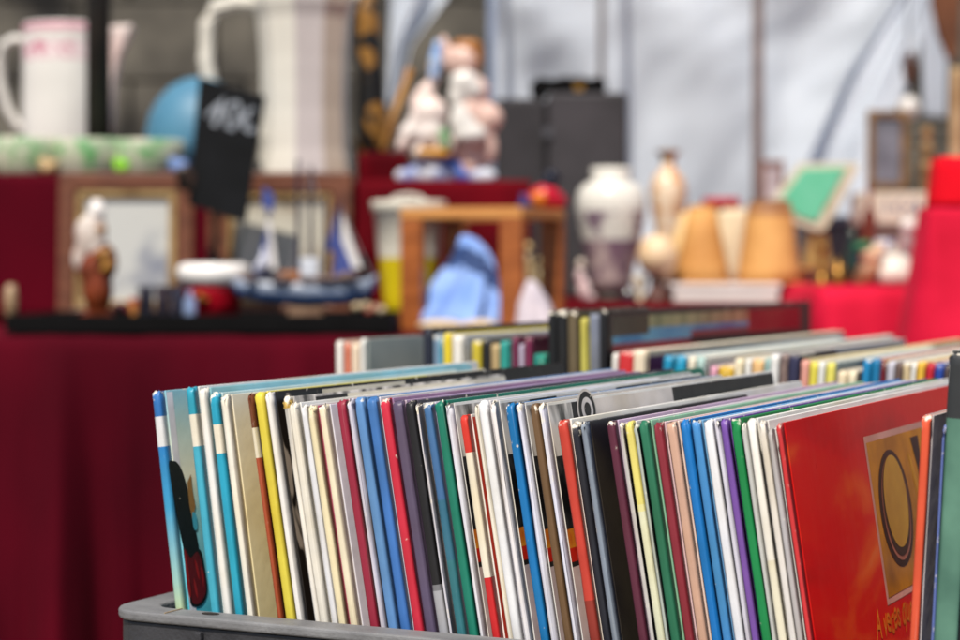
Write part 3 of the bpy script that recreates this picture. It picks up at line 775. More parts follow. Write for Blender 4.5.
def cloth_table(label_t, label_c, x0, x1, Y0, Y1, z, cloth, folds, seed, zb=.06):
    t = thing('market_table', label_t, 'table', ((x0 + x1) / 2, (Y0 + Y1) / 2, 0))
    hx, hy = (x1 - x0) / 2, (Y1 - Y0) / 2
    obj('table_top', box_bm(-hx + .02, hx - .02, -hy + .02, hy - .02, z - .03, z - .006), tablewood, t)
    for sx in (-1, 1):
        for sy in (-1, 1):
            a, b = sx * (hx - .08), sy * (hy - .08)
            obj('leg', box_bm(a - .02, a + .02, b - .02, b + .02, 0, z - .031), tablewood, t)
    # the cloth: top plus a skirt with hanging folds, one sheet
    nx = max(120, int((x1 - x0) * 190)); prof = []
    bm = bmesh.new()
    per = []      # perimeter outline: front edge left to right, then right side
    def outl(d):
        pts = []
        m = 14
        for k in range(nx + 1): pts.append((x0 + (x1 - x0) * k / nx, Y0, 0, -1))
        for k in range(1, m + 1): pts.append((x1, Y0 + (Y1 - Y0) * k / m, 1, 0))
        for k in range(1, nx + 1): pts.append((x1 - (x1 - x0) * k / nx, Y1, 0, 1))
        for k in range(1, m): pts.append((x0, Y1 - (Y1 - Y0) * k / m, -1, 0))
        return pts
    O = outl(0); n = len(O)
    zl = [(0, -.016), (-.0012, -.009), (-.0045, -.002), (-.010, .002), (-.02, .005)] + [(-.02 - (z - zb - .02) * q, .008 + .02 * q) for q in (.06, .12, .2, .3, .4, .5, .6, .7, .8, .9, 1)]
    rings = []
    for dz, off in zl:
        dep = min(1, max(0, -dz / (z - zb)) * 1.6)
        ring = []
        for i, (x, y, nxx, nyy) in enumerate(O):
            s = (x * folds * 6.0 if nyy else y * folds * 6.0)
            ka = 1.6 / folds
            s += dz * 1.1
            f = ka * smooth_noise(s, dz * 2.2, seed) * .17 * dep + ka * (abs(math.sin(s * 1.3 + seed + dz * .7)) - .6) * .12 * dep + ka * smooth_noise(s * 2.7, dz * 5, seed + 3) * .03 * dep
            wr = math.sin(s * 5 + dz * 31 + seed) * .0035 * dep * math.sin(dz * 14 + s)
            q = off + .03 * dep + f + wr
            ring.append(bm.verts.new((x + nxx * q, y + nyy * q, z + dz + (smooth_noise(s * 1.7, 0, seed) * .0015))))
        rings.append(ring)
    for j in range(len(rings) - 1):
        for i in range(n):
            bm.faces.new((rings[j][i], rings[j][(i + 1) % n], rings[j + 1][(i + 1) % n], rings[j + 1][i]))
    bm.faces.new(rings[0])
    o = obj('tablecloth', bm, cloth, None, smooth=True)
    tag(o, label_c, 'tablecloth')
    return t

ZL = CZ - .080
cloth_table('market table under the dark red velvet at the left', 'dark red velvet cloth hanging in folds from the left table', -1.35, .082, 2.40, 3.45, ZL, velvet, 3.6, 1.0)
ZM = CZ - .0495
cloth_table('market table under red velvet, behind the tall black folders', 'red velvet cloth on the middle table under the large white vase', .10, .462, 3.0, 4.0, ZM, velvet2, 2.2, 4.0)
ZRt = CZ - .0234
cloth_table('market table under bright red cloth at the right', 'bright pinkish red cloth hanging in folds from the right table', .475, 1.5, 2.75, 4.4, ZRt, pinkred, 4.6, 7.3)

def draped_box(name, label, x0, x1, ytop, ybot, Y, depth, cloth, flare=.01, zb=None, cat='riser'):
    """a block under a cloth: rounded top edge, slightly flared wavy sides"""
    X0, X1 = (x0 - 480) / F * Y, (x1 - 480) / F * Y
    zt = pz(ytop, Y); zb = pz(ybot, Y) if zb is None else zb
    bm = bmesh.new(); nx = 40; m = 16
    O = [(X0 + (X1 - X0) * k / nx, Y, 0, -1) for k in range(nx + 1)] + [(X1, Y + depth * k / m, 1, 0) for k in range(1, m + 1)] \
        + [(X1 - (X1 - X0) * k / nx, Y + depth, 0, 1) for k in range(1, nx + 1)] + [(X0, Y + depth - depth * k / m, -1, 0) for k in range(1, m)]
    zl = [0, .004, .012] + [.012 + (zt - zb - .012) * q / 8 for q in range(1, 9)]
    rings = []
    for d in zl:
        dep = d / (zt - zb)
        rings.append([bm.verts.new((x + a * (flare * dep - (.006 if d == 0 else .001 if d == .004 else 0) + smooth_noise(x * 30 + y * 30, d * 8, 2) * .007 * dep), y + b_ * (flare * dep - (.006 if d == 0 else .001 if d == .004 else 0) + smooth_noise(x * 40 + y * 20, d * 8, 5) * .007 * dep), zt - d)) for x, y, a, b_ in O])
    n = len(O)
    for j in range(len(rings) - 1):
        for i in range(n): bm.faces.new((rings[j][i], rings[j][(i + 1) % n], rings[j + 1][(i + 1) % n], rings[j + 1][i]))
    bm.faces.new(rings[0]); bm.faces.new(rings[-1])
    o = obj(name, bm, cloth, None, smooth=True)
    return tag(o, label, cat)

draped_box('display_riser', 'long dark red velvet covered riser behind the picture frames', -150, 348, 174, 0, 2.98, .455, velvet, zb=ZL)
draped_box('display_riser', 'red velvet covered riser carrying the cherub figurine', 357, 531, 180, 0, 2.92, .38, velvet2, zb=ZL)
ZS = pz(180, 2.92)
draped_box('display_riser', 'small red velvet step beside the cherub figurine', 359, 408, 152, 0, 3.1, .15, velvet2, zb=ZS + .0005, flare=.0)
rc = draped_box('display_column', 'tall bright red cloth draped column at the right edge', 929, 1060, 206, 0, 2.38, .06, pinkred, flare=.15, zb=.01, cat='column')
draped_box('display_block', 'small bright red draped block on top of the red column', 937, 1020, 156, 0, 2.39, .04, mat((226, 12, 34), .8, c2=(206, 10, 28), scale=8, sheen=.1, spec=.08, name='scarlet_cloth'), flare=.006, zb=pz(206, 2.38) + .0005)

# ------------------------------------------------------------------ things on the left table
porcelain = mat((226, 222, 216), .25, var=.08, scale=10, name='white_porcelain', k=.82)
goldm = mat((190, 140, 60), .35, c2=(140, 96, 40), scale=30, metal=.7, name='gilt')
brownwood = mat((112, 66, 44), .45, c2=(84, 46, 30), scale=14, stretch=(1, 1, 8), name='brown_wood', k=.9)
blackm = mat((12, 11, 12), .7, spec=.08, var=.2, name='black_matt')

# black display tray
T = thing('display_tray', 'long black display tray at the front of the left table', 'tray')
X0, X1 = (5 - 480) / F * 2.43, (393 - 480) / F * 2.43
zt = ZL
obj('tray_floor', box_bm(X0 + .004, X1 - .004, 2.434, 2.70, zt + .003, zt + .009), blackm, T)
for a in ((X0, X1, 2.43, 2.4338), (X0, X1, 2.7002, 2.704)): obj('tray_wall', box_bm(a[0], a[1], a[2], a[3], zt + .003, zt + .025), blackm, T, bevel=.001)
for a in (X0, X1 - .0038): obj('tray_wall', box_bm(a, a + .0038, 2.434, 2.70, zt + .003, zt + .024), blackm, T, bevel=.001)
rebase(T)
ZT = zt + .009
def yb(Y, z=None): return 270 + (CZ - (ZT if z is None else z)) * F / Y     # pixel row of a base at depth Y

# carved figurine
T = thing('carved_figurine', 'brown carved figurine of a robed person with white upper body on the black tray', 'figurine')
Y = 2.5; B = yb(Y)
fused('robe', [(98, 290, 15, 26), (92, 270, 14, 18), (104, 262, 14, 20), (88, B - 7, 14, 7), (106, B - 7, 13, 7), (98, B - 12, 14, 10)], Y, mat((132, 56, 24), .35, c2=(92, 40, 20), scale=40, name='carved_brown'), T)
fused('upper_body', [(96, 232, 11, 22), (84, 238, 9, 20, 10), (80, 258, 8, 16), (100, 250, 9, 14), (92, 222, 11, 10)], Y, mat((222, 212, 204), .5, c2=(180, 160, 150), scale=40, name='chalk_white'), T)
fused('head', [(97, 211, 9, 10), (97, 203, 8, 5)], Y - .003, mat((210, 196, 186), .5, c2=(240, 234, 230), scale=60, name='pale_head'), T)
fused('sash', [(101, 229, 8, 4), (104, 254, 12, 6, 30), (108, 266, 11, 5, 40)], Y - .022, mat((88, 50, 40), .4, c2=(170, 120, 50), scale=70, name='sash'), T, vox=.003)
rebase(T)
tag(lathe_px('small_bottle', 11, [(4, 284), (6, 290), (7, 300), (6.5, yb(2.46))], 2.46, mat((176, 150, 120), .3, c2=(120, 90, 60), scale=50, name='amber_cream')), 'small cream and amber bottle at the left end of the black tray', 'bottle')
fused_o = fused('beetle_figurine', [(120, 306, 8, 5), (127, 309, 6, 5), (114, 310, 5, 4)], 2.47, mat((26, 22, 24), .25, c2=(120, 30, 40), scale=60, name='dark_enamel'), vox=.003)
tag(fused_o, 'small dark enamel animal figurine between the carved figurine and the glass cups', 'figurine')
gl = [((196, 200, 224), 'pale blue'), ((206, 178, 190), 'pale pink'), ((188, 190, 222), 'lilac')]
for k, (xx, (c, nm)) in enumerate(zip((146, 163, 178), gl)):
    YY = 2.5; bb = yb(YY)
    o = lathe_px('glass_cup', xx, [(8.5, 286), (7.6, 286), (6.5, bb - 3), (6.2, bb - 3), (6.2, bb)][::1], YY, mat(c, .12, c2=(150, 130, 140), scale=60, name='tinted_glass', spec=.6, k=.95))
    tag(o, f'{nm} glass cup on the black tray in front of the left picture', 'cup', 'little glass cups on the tray')

# red pot with a thick white rim
T = thing('enamel_pot', 'red pot with thick white rim in the middle of the black tray', 'pot')
Y = 2.56; B = yb(Y)
lathe_px('pot_rim', 214, [(30, 263), (35.5, 266), (37, 272), (36, 279), (32, 284.5)], Y, mat((240, 236, 232), .25, var=.05, name='white_enamel', k=.92), T)
lathe_px('pot_body', 214, [(31, 284.6), (30, 292), (27, 303), (22, B)], Y, mat((176, 16, 34), .25, c2=(140, 12, 28), scale=20, name='red_enamel'), T)
fused('pot_motif', [(200, 297, 5, 4), (206, 300, 4, 3)], Y - px(29, Y), goldm, T, vox=.002)
rebase(T)

# model boat
T = thing('model_boat', 'blue and white model boat with masts on the black tray', 'model boat')
Y = 2.53; B = yb(Y)
bm = bmesh.new(); secs = []
hullpx = [(230, 1, 276, 284), (238, 8, 278, 296), (262, 15, 281, 303), (305, 17, 283, 306), (345, 15, 282, 305), (366, 9, 279, 300), (377, 1, 274, 285)]
for x, hw, yt, ybm in hullpx:
    ring = []
    for k in range(9):
        a = math.pi * k / 8
        q = at(x, yt + (ybm - yt) * (math.sin(a) ** .7), Y)
        ring.append(bm.verts.new((q.x, Y - px(hw, Y) * math.cos(a), q.z)))
    secs.append(ring)
for a, b_ in zip(secs, secs[1:]):
    for k in range(8):
        f = bm.faces.new((a[k], a[k + 1], b_[k + 1], b_[k])); f.material_index = 1 if k in (1, 6) else 0
    bm.faces.new((a[8], a[0], b_[0], b_[8])).material_index = 2
bm.faces.new(secs[0]); bm.faces.new(secs[-1][::-1])
hull_m = mat((140, 150, 168), .35, var=.12, name='hull_white'); hull_b = mat((36, 84, 146), .3, name='hull_blue'); deck_m = mat((150, 120, 96), .5, c2=(120, 90, 70), scale=40, name='deck')
obj('hull', bm, [hull_m, hull_b, deck_m], T, smooth=True)
box_px('keel_stand', 288, 322, 305.5, B, Y - .01, .03, deck_m, T)
box_px('cabin', 279, 300, 271, 283.5, Y - .012, .024, mat((156, 96, 50), .5, name='cabin_wood'), T)
box_px('wheelhouse', 300, 318, 258, 283.5, Y - .012, .024, mat((206, 210, 220), .4, name='cabin_white'), T)
for xm, yt in ((268, 186), (298, 160), (311, 166), (325, 196), (340, 202)):
    obj('mast', tube_bm([at(xm, 283, Y), at(xm, yt, Y)], [.0036, .002]), mat((44, 40, 60), .5, name='mast_grey'), T)
navy = mat((44, 54, 112), .6, c2=(70, 84, 150), scale=30, name='navy_sailcloth'); wsail = mat((226, 222, 220), .6, name='white_sailcloth')
def sail(poly, m, dY=0, name='sail'):
    bm = prism_px(poly, Y - .003 + dY, .003); return obj(name, bm, m, T)
sail([(262, 272), (268.5, 200), (277, 268)], wsail, -.006); sail([(254, 276), (267, 226), (268, 276)], navy, -.012)
sail([(275, 196), (264, 186), (262, 205), (273, 214)], navy, -.016, 'flag')
sail([(326, 250), (338, 206), (338, 252)], navy, -.010); sail([(341, 268), (342, 212), (362, 268)], wsail, -.006); sail([(333, 276), (338, 232), (356, 276)], navy, -.016)
fused('deck_gear', [(250, 279, 9, 4), (282, 280, 12, 5), (326, 279, 14, 5), (348, 277, 12, 6), (306, 279, 10, 4)], Y - .022, mat((120, 96, 84), .6, c2=(60, 52, 62), scale=60, name='nets'), T, vox=.003)
fused('crew', [(264, 262, 6, 10), (264, 250, 4, 4), (257, 268, 4, 6)], Y - .02, mat((226, 226, 232), .5, c2=(60, 76, 160), scale=60, name='sailor'), T, vox=.003)
for xs in ((268, 190, 240, 280), (311, 170, 288, 281), (311, 170, 338, 281), (325, 200, 345, 281), (340, 205, 372, 276)):
    obj('rigging', tube_bm([at(xs[0], xs[1], Y), at(xs[2], xs[3], Y)], .0007, 6), mat((150, 146, 150), .6, name='rope'), T)
rebase(T)
for k, (xx, yy, cc) in enumerate(((356, 307, (214, 190, 150)), (365, 306, (224, 200, 160)), (374, 308, (206, 150, 120)), (369, 311, (190, 90, 70)), (381, 310, (220, 196, 160)))):
    o = fused('shell_trinket', [(xx, yy, 5, 4.6), (xx + 2, yy - 2, 3.4, 3)], 2.46 + .01 * (k % 2), mat(cc, .25, c2=tuple(int(v * .7) for v in cc), scale=90, name='shell'), vox=.0022)
    tag(o, ['straw coloured shell trinket nearest the model boat', 'cream shell trinket, second from the boat', 'pinkish shell trinket in the middle of the row', 'small red brown shell trinket in front of the others', 'pale shell trinket nearest the yellow based pot'][k], 'trinket', 'shell trinkets on the tray')

# picture frames leaning on the riser
def frame(label, x0, x1, y0, y1, Y, lean, fw, outer, inner, pic, gw=6):
    T = thing('framed_picture', label, 'framed picture')
    X0, X1, z0, z1 = (x0 - 480) / F * Y, (x1 - 480) / F * Y, pz(y1, Y), pz(y0, Y)
    f, g = px(fw, Y), px(gw, Y)
    def ring(a, b_, c, d, w_, y0_, y1_, m, nm):
        bm = bmesh.new()
        o = [(a, c), (b_, c), (b_, d), (a, d)]; i_ = [(a + w_, c + w_), (b_ - w_, c + w_), (b_ - w_, d - w_), (a + w_, d - w_)]
        V = [[bm.verts.new((x, y, z)) for x, z in pts] for pts in (o, i_) for y in (y0_, y1_)]
        of, ob, nf, nb = V
        for k in range(4):
            j = (k + 1) % 4
            bm.faces.new((of[k], of[j], nf[j], nf[k])); bm.faces.new((ob[k], nb[k], nb[j], ob[j]))
            bm.faces.new((of[k], ob[k], ob[j], of[j])); bm.faces.new((nf[k], nf[j], nb[j], nb[k]))
        return obj(nm, bm, m, T, bevel=.002)
    ring(X0, X1, z0, z1, f, Y, Y + .022, outer, 'frame')
    ring(X0 + f + .0005, X1 - f - .0005, z0 + f + .0005, z1 - f - .0005, g, Y + .003, Y + .02, inner, 'gilt_border')
    q = f + g + .001
    obj('picture', box_bm(X0 + q, X1 - q, Y + .010, Y + .016, z0 + q, z1 - q), pic, T)
    rebase(T)
    T.rotation_euler = (-R(lean), 0, 0)
    return T
pic1 = mat((206, 206, 202), .4, c2=(120, 126, 146), scale=16, name='faded_watercolour', k=.7, pos=(.5, .75))
pic2 = mat((206, 200, 184), .4, c2=(140, 120, 96), scale=16, name='sepia_print', k=.7, pos=(.5, .75))
gilt = mat((166, 138, 92), .45, c2=(120, 92, 54), scale=40, name='dull_gilt')
frame('brown wooden picture frame with gilt border and pale landscape, behind the carved figurine', 56, 192, 171, 326, 2.78, 6, 17, brownwood, gilt, pic1, 8)
frame('brown wooden picture frame half hidden behind the model boat', 206, 351, 171, 326, 2.80, 6, 20, brownwood, gilt, pic2, 7)

# price board
T = thing('price_board', 'tilted black chalkboard price tag reading 10€ clamped between the two frames', 'price sign')
Y = 2.70
corners = [(200, 77), (265.5, 96), (246, 222), (236, 220), (188, 204)]
obj('board', prism_px(corners, Y, .008), mat((14, 15, 17), .8, c2=(22, 23, 26), scale=18, name='slate', k=.9, spec=.15), T, bevel=.001)
chalk = mat((190, 196, 206), .9, c2=(120, 126, 136), scale=60, name='chalk', k=.65)
def stroke(pts, w_=2.6):
    bm = tube_bm([at(x, y, Y - .0006) for x, y in pts], px(w_, Y), 8)
    for v in bm.verts: v.co.y = Y - .0006 + (v.co.y - Y + .0006) * .12
    obj('chalk_stroke', bm, chalk, T)
stroke([(206, 116), (215, 108), (224, 97), (219, 112), (214, 126)])
stroke([(234, 102), (229, 106), (226, 116), (227, 127), (232, 129), (237, 122), (240, 110), (238, 103), (234, 102)])
stroke([(255, 109), (249, 110), (244, 119), (244, 127), (249, 131), (255, 129)])
stroke([(240, 116), (251, 119)], 1.6); stroke([(239, 122), (250, 125)], 1.6)
obj('clamp_jaw', prism_px([(174, 168), (188, 165), (196, 176), (194, 192), (178, 190)], Y - .004, .05), mat((34, 26, 22), .4, c2=(70, 40, 26), scale=50, name='bronze_clamp'), T, bevel=.004)
obj('clamp_screw', tube_bm([at(182, 180, Y - .02), at(182, 180, Y + .05)], .006), blackm, T)
obj('support_rod', tube_bm([at(216, 213, Y + .011), at(214, yb(Y + .011, ZL + .002), Y + .011)], .004), blackm, T)
rebase(T)

# on the riser: pots, dishes, post
ZRi = pz(174, 2.98)
def yr(Y): return 270 + (CZ - ZRi) * F / Y
Y = 3.34
T = thing('ceramic_pitcher', 'white ceramic pitcher with pink floral band at the left, behind the dark post', 'pitcher')
B = yr(Y)
bands = mat((196, 120, 140), .3, c2=(230, 214, 214), scale=50, name='pink_floral_band', pos=(.42, .58))
lathe_px('pitcher_body', 68, [(42, 25), (43, 27), (42.5, 34), (43, 44), (43, 62), (43.5, 66), (44, 110), (44, 140), (42, B)], Y, [porcelain, bands, mat((210, 150, 165), .3, name='pink_line')], T, mi=lambda j: 1 if j == 3 else (2 if j == 1 else 0))
hp = [(28, 41), (14, 39), (4, 44), (0, 60), (1, 84), (7, 108), (18, 126), (30, 134)]
obj('handle', tube_bm([at(x, y, Y) for x, y in hp], [px(5, Y)] * len(hp), 12), porcelain, T, smooth=True)
obj('spout', prism_bm([((x - 480) / F * Y, pz(y, Y)) for x, y in ((104, 27), (136, 25), (131, 38), (122, 58), (117, 84), (113, 132), (104, 136))], Y - .018, Y + .018), mat((222, 196, 190), .25, c2=(230, 224, 218), scale=9, name='blush_porcelain'), T, bevel=.006, seg=4)
rebase(T)

Y = 3.2
T = thing('faceted_jug', 'large white faceted jug with angular handle standing behind the chalkboard', 'jug')
cx = (305 - 480) / F * Y
bm = bmesh.new(); rings = []
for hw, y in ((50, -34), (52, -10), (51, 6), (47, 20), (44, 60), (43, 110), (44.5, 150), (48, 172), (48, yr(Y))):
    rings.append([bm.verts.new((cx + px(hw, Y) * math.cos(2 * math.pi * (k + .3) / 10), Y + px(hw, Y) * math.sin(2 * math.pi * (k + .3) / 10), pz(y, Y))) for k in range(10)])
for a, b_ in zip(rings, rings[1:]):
    for k in range(10): bm.faces.new((a[k], a[(k + 1) % 10], b_[(k + 1) % 10], b_[k])).material_index = {7: 1, 8: 2}.get(k, 0)  # front facet coloured lilac grey, the next to its right buff
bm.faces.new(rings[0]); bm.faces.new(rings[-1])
jug_m = mat((228, 222, 210), .28, var=.08, scale=8, name='ivory_glaze', k=.82)
obj('jug_body', bm, [jug_m, mat((196, 186, 184), .3, var=.08, scale=8, name='lilac_grey_facet'), mat((206, 188, 170), .3, var=.08, scale=8, name='buff_facet')], T, bevel=.0015)
lathe_px('jug_lid', 305, [(4, -60), (8, -54), (5, -48), (30, -42), (48, -34.2)], Y, jug_m, T)
hp = [(262, 4), (236, 2), (216, 8), (207, 24), (206, 60), (212, 100), (232, 128), (264, 134)]
obj('handle', tube_bm([at(x, y, Y) for x, y in hp], [px(8, Y)] * len(hp), 8), jug_m, T)
obj('jug_spout', prism_bm([((x - 480) / F * Y, pz(y, Y)) for x, y in ((346, 10), (352, -30), (374, -32), (366, -6))], Y - .02, Y + .02), jug_m, T, bevel=.003)
rebase(T)
Y = 3.12
T = thing('dome_shade', 'sky blue ceramic dome between the green glass and the chalkboard', 'dome')
lathe_px('dome', 200, [(3, 77), (14, 79), (28, 86), (40, 98), (49, 114), (53, 130), (54, 142), (50, yr(Y) - 8)], Y, mat((84, 134, 160), .5, c2=(70, 118, 146), scale=8, name='sky_blue_glaze'), T)
lathe_px('dome_foot', 200, [(50, yr(Y) - 7.8), (52, yr(Y) - 4), (52, yr(Y))], Y, mat((80, 120, 150), .4, name='blue_foot'), T)
rebase(T)
glass_g = mat((120, 190, 120), .06, c2=(226, 226, 200), scale=34, spec=.7, trans=.3, pos=(.34, .54), name='green_glass', k=.95)
for k, (xx, hw, YY, c, lab) in enumerate(((30, 44, 3.06, None, 'shallow green glass dish at the far left, in front of the pitcher'), (92, 38, 3.04, None, 'shallow green glass dish in the middle of the three'), (148, 40, 3.05, None, 'shallow green glass dish under the blue dome'))):
    b0 = yr(YY)
    o = lathe_px('glass_dish', xx, [(4, 152), (hw * .8, 151), (hw * .9, 140 + k), (hw * .97, 139 + k), (hw, 141 + k), (hw * .98, 152), (hw * .94, b0 - 3), (hw * .85, b0)], YY, glass_g)
    tag(o, lab, 'dish', 'green glass dishes')
fr = mat((150, 214, 60), .25, c2=(214, 190, 90), scale=40, name='lime_glaze')
for xx, cc, lab in ((48, (214, 180, 130), 'small peach glass ornament beside the left green dish'), (122, (150, 220, 60), 'small lime glass ornament between two green dishes'), (178, (130, 160, 220), 'small pale blue glass ornament beside the dark clamp'), (74, (176, 200, 150), 'small pale olive glass ornament between the left and middle dishes')):
    b0 = yr(3.0)
    o = fused('glass_ornament', [(xx, b0 - 7, 9, 7), (xx - 4, b0 - 12, 6, 6), (xx + 5, b0 - 11, 6, 5)], 3.0, mat(cc, .06, c2=tuple(min(255, v + 20) for v in cc), scale=30, name='coloured_glass', trans=.3), vox=.003)
    tag(o, lab, 'ornament', 'glass ornaments on the riser')
tag(obj('canopy_post', tube_bm([at(98.5, yr(3.12), 3.12), at(98.5, -260, 3.12)], px(12.5, 3.12), 16), mat((22, 19, 18), .5, c2=(40, 34, 30), scale=20, name='dark_post'), smooth=True), 'dark round post passing in front of the white pitcher', 'post')

# tall carved giraffe statue
T = thing('giraffe_statue', 'tall black carved animal statue with gold blotches right of the faceted jug', 'statue')
Y = 3.2
gm_ = mat((14, 12, 11), .5, c2=(140, 98, 40), scale=30, name='giraffe_lacquer', pos=(.55, .6), detail=1)
yS = 270 + (CZ - ZL) * F / Y
bR = 270 + (CZ - ZRi) * F / Y
obj('neck', tube_bm([at(374, 182, Y), at(372, 120, Y), at(370, 70, Y), at(368, 20, Y), at(366, -16, Y)], [px(v, Y) for v in (17, 15, 13, 11, 9)], 14), gm_, T, smooth=True)
fused('head', [(362, -24, 9, 11), (350, -20, 14, 6, 12), (368, -36, 3, 8), (358, -37, 3, 8)], Y, gm_, T)
fused('body', [(374, 190, 17, 16), (374, 200, 17, 10)], Y + .0, gm_, T)
rebase(T)
# put a plinth under it (it stands behind the riser edge)
T = thing('plinth', 'dark wooden plinth under the carved statue, hidden behind the red riser', 'plinth')
obj('plinth_block', box_bm((358 - 480) / F * Y, (392 - 480) / F * Y, Y - .02, Y + .02, pz(214, Y), pz(209.5, Y)), brownwood, T)
rebase(T)
bpy.data.objects.remove(T.children[0]); bpy.data.objects.remove(T)

# cherub group
ZCh = ZS
Y = 3.04
yc = 270 + (CZ - ZCh) * F / Y
T = thing('cherub_figurine', 'porcelain group of two cherubs on a blue and white base on the red riser', 'figurine')
bluew = mat((226, 230, 238), .2, c2=(80, 110, 190), scale=26, name='delft_blue', pos=(.45, .62))
skin = mat((234, 198, 184), .3, var=.1, scale=20, name='pink_porcelain', k=.78)
fused('base', [(430, yc - 10, 32, 11), (410, yc - 8, 16, 9), (452, yc - 9, 22, 10), (476, yc - 8, 22, 9), (440, yc - 18, 26, 10)], Y, bluew, T)
fused('seated_cherub', [(430, 112, 18, 16), (419, 106, 9, 16), (430, 132, 15, 18), (426, 92, 9, 10), (433, 66, 6, 7), (432, 80, 5, 10), (437, 74, 4, 12), (420, 152, 8, 8), (444, 146, 12, 12), (404, 142, 7, 12, -30), (408, 132, 9, 9), (416, 122, 9, 10)], Y - .02, mat((232, 226, 220), .25, c2=(230, 206, 196), scale=16, name='painted_porcelain', k=.9), T)
fused('blue_sash', [(436, 60, 7, 14), (434, 74, 6, 8), (438, 46, 5, 8)], Y - .03, mat((120, 160, 216), .3, c2=(206, 220, 238), scale=50, name='blue_cloth_glaze'), T)
fused('standing_cherub', [(464, 60, 15, 17), (468, 80, 9, 12), (472, 92, 18, 18), (470, 112, 18, 18), (484, 118, 20, 16), (474, 134, 22, 14), (464, 150, 12, 14), (470, 164, 10, 16), (488, 148, 10, 18), (448, 56, 5, 12, -30), (444, 44, 5, 10), (452, 66, 6, 9)], Y, skin, T)
fused('white_wrap', [(464, 82, 15, 13), (458, 96, 10, 13), (472, 90, 12, 11)], Y - .014, porcelain, T)
fused('white_skirt', [(462, 122, 14, 10), (470, 134, 18, 11), (460, 112, 9, 9)], Y - .022, porcelain, T)
fused('golden_hair', [(470, 48, 13, 10), (477, 58, 7, 11), (462, 45, 10, 7)], Y - .002, mat((182, 120, 52), .35, c2=(140, 86, 36), scale=60, name='golden_hair'), T)
fused('gold_garland', [(434, 153, 15, 6), (424, 152, 8, 5), (444, 154, 8, 5)], Y - .045, mat((216, 160, 60), .3, c2=(180, 120, 40), scale=60, name='gold_glaze'), T)
fused('green_leaf', [(444, 136, 6, 9), (446, 145, 6, 6)], Y - .045, mat((110, 160, 110), .3, name='green_glaze'), T)
rebase(T)
T = thing('wooden_stick', 'pale wooden stick with knob leaning on the small red step', 'stick')
obj('shaft', tube_bm([at(384, 152 - .3, 3.12), at(396, 110, 3.14), at(408, 76, 3.16)], [px(5, 3.1), px(4, 3.1), px(3.6, 3.1)]), mat((176, 128, 66), .5, c2=(146, 100, 48), scale=20, name='light_wood'), T, smooth=True)
fused('knob', [(409, 73, 5, 6)], 3.162, mat((186, 126, 50), .4, name='amber_wood'), T, vox=.002)
rebase(T)

# yellow based pot
T = thing('tall_pot', 'tall white pot with bright yellow lower half, left of the wooden stool', 'pot')
Y = 2.76; B = 270 + (CZ - ZL) * F / Y
lathe_px('pot_body', 409, [(37, 201), (38, 203), (37, 211), (34.5, 213), (31, 250), (30, 258), (26, 300), (24, B - .4)], Y, [mat((222, 216, 200), .3, var=.06, name='cream_glaze'), mat((214, 190, 26), .3, var=.1, name='yellow_glaze')], T, mi=lambda j: 1 if j >= 5 else 0)
hp = [(388, 203), (396, 197), (408, 195), (420, 197), (428, 203)]
obj('top_handle', tube_bm([at(x, y, Y) for x, y in hp], px(2.2, Y), 8), mat((200, 196, 186), .3, name='cream_handle'), T, smooth=True)
rebase(T)

# wooden stool
wood = mat((170, 98, 50), .4, c2=(136, 74, 36), scale=11, stretch=(1, 1, 9), name='stool_wood', k=.9)
wood_t = mat((206, 146, 82), .4, c2=(184, 122, 64), scale=11, stretch=(1, 6, 6), name='stool_top_wood', k=.9)
Y = 2.56
P0 = at(513, 325, Y); P0.z = ZL + .0008
ang = -R(24)
T = thing('wooden_stool', 'small open wooden stool standing over the blue cloth', 'stool', P0, (0, 0, ang))
ztop = pz(207, Y) - P0.z
# local: -x runs to the left post, +y runs back to the right post
w1, w2, pt = .142, .135, .017
for (lx, ly) in ((-w1, 0), (0, 0), (0, w2), (-w1, w2)):
    obj('leg', box_bm(lx - pt * .9, lx + pt * .9, ly - pt / 2, ly + pt / 2, 0, ztop - .0145), wood, T, bevel=.0015)
obj('stool_rail', box_bm(-w1 - pt * .9, pt * .9, -pt / 2, pt / 2, ztop - .014, ztop), wood_t, T, bevel=.0015)
obj('stool_rail', box_bm(-w1 - pt * .9, pt * .9, w2 - pt / 2, w2 + pt / 2, ztop - .014, ztop), wood_t, T, bevel=.0015)
for lx in (-w1, 0): obj('stool_rail', box_bm(lx - pt * .9, lx + pt * .9, pt / 2 + .001, w2 - pt / 2 - .001, ztop - .014, ztop), wood_t, T, bevel=.0015)

# blue cloth heap and white cloth
def heap(name, label, prof, Y, m, folds=9, seed=0, squash=.6):
    bm = bmesh.new(); n = 72; rings = []
    for (xc, hw, y) in prof:
        cx = (xc - 480) / F * Y
        ring = []
        for i in range(n):
            a = 2 * math.pi * i / n
            wgt = min(1, (y - prof[0][2]) / 25)
            amp = 1 + .34 * (.6 - abs(math.sin(a * folds / 2 + seed + y * .022))) * wgt + .10 * math.sin(a * folds * 1.7 + seed * 2 + y * .09) * wgt + .22 * mnoise.noise(Vector((math.cos(a) * 2.2, math.sin(a) * 2.2, y * .06 + seed * 5))) * wgt
            ring.append(bm.verts.new((cx + px(hw, Y) * amp * math.cos(a), Y + px(hw, Y) * amp * math.sin(a) * squash, pz(y, Y))))
        rings.append(ring)
    for a, b_ in zip(rings, rings[1:]):
        for i in range(n): bm.faces.new((a[i], a[(i + 1) % n], b_[(i + 1) % n], b_[i]))
    bm.faces.new(rings[0]); bm.faces.new(rings[-1])
    return tag(obj(name, bm, m, smooth=True), label, 'cloth')
bl = mat((150, 180, 234), .7, c2=(122, 156, 222), scale=26, bump=.3, bscale=150, spec=.08, name='blue_cloth', k=.95)
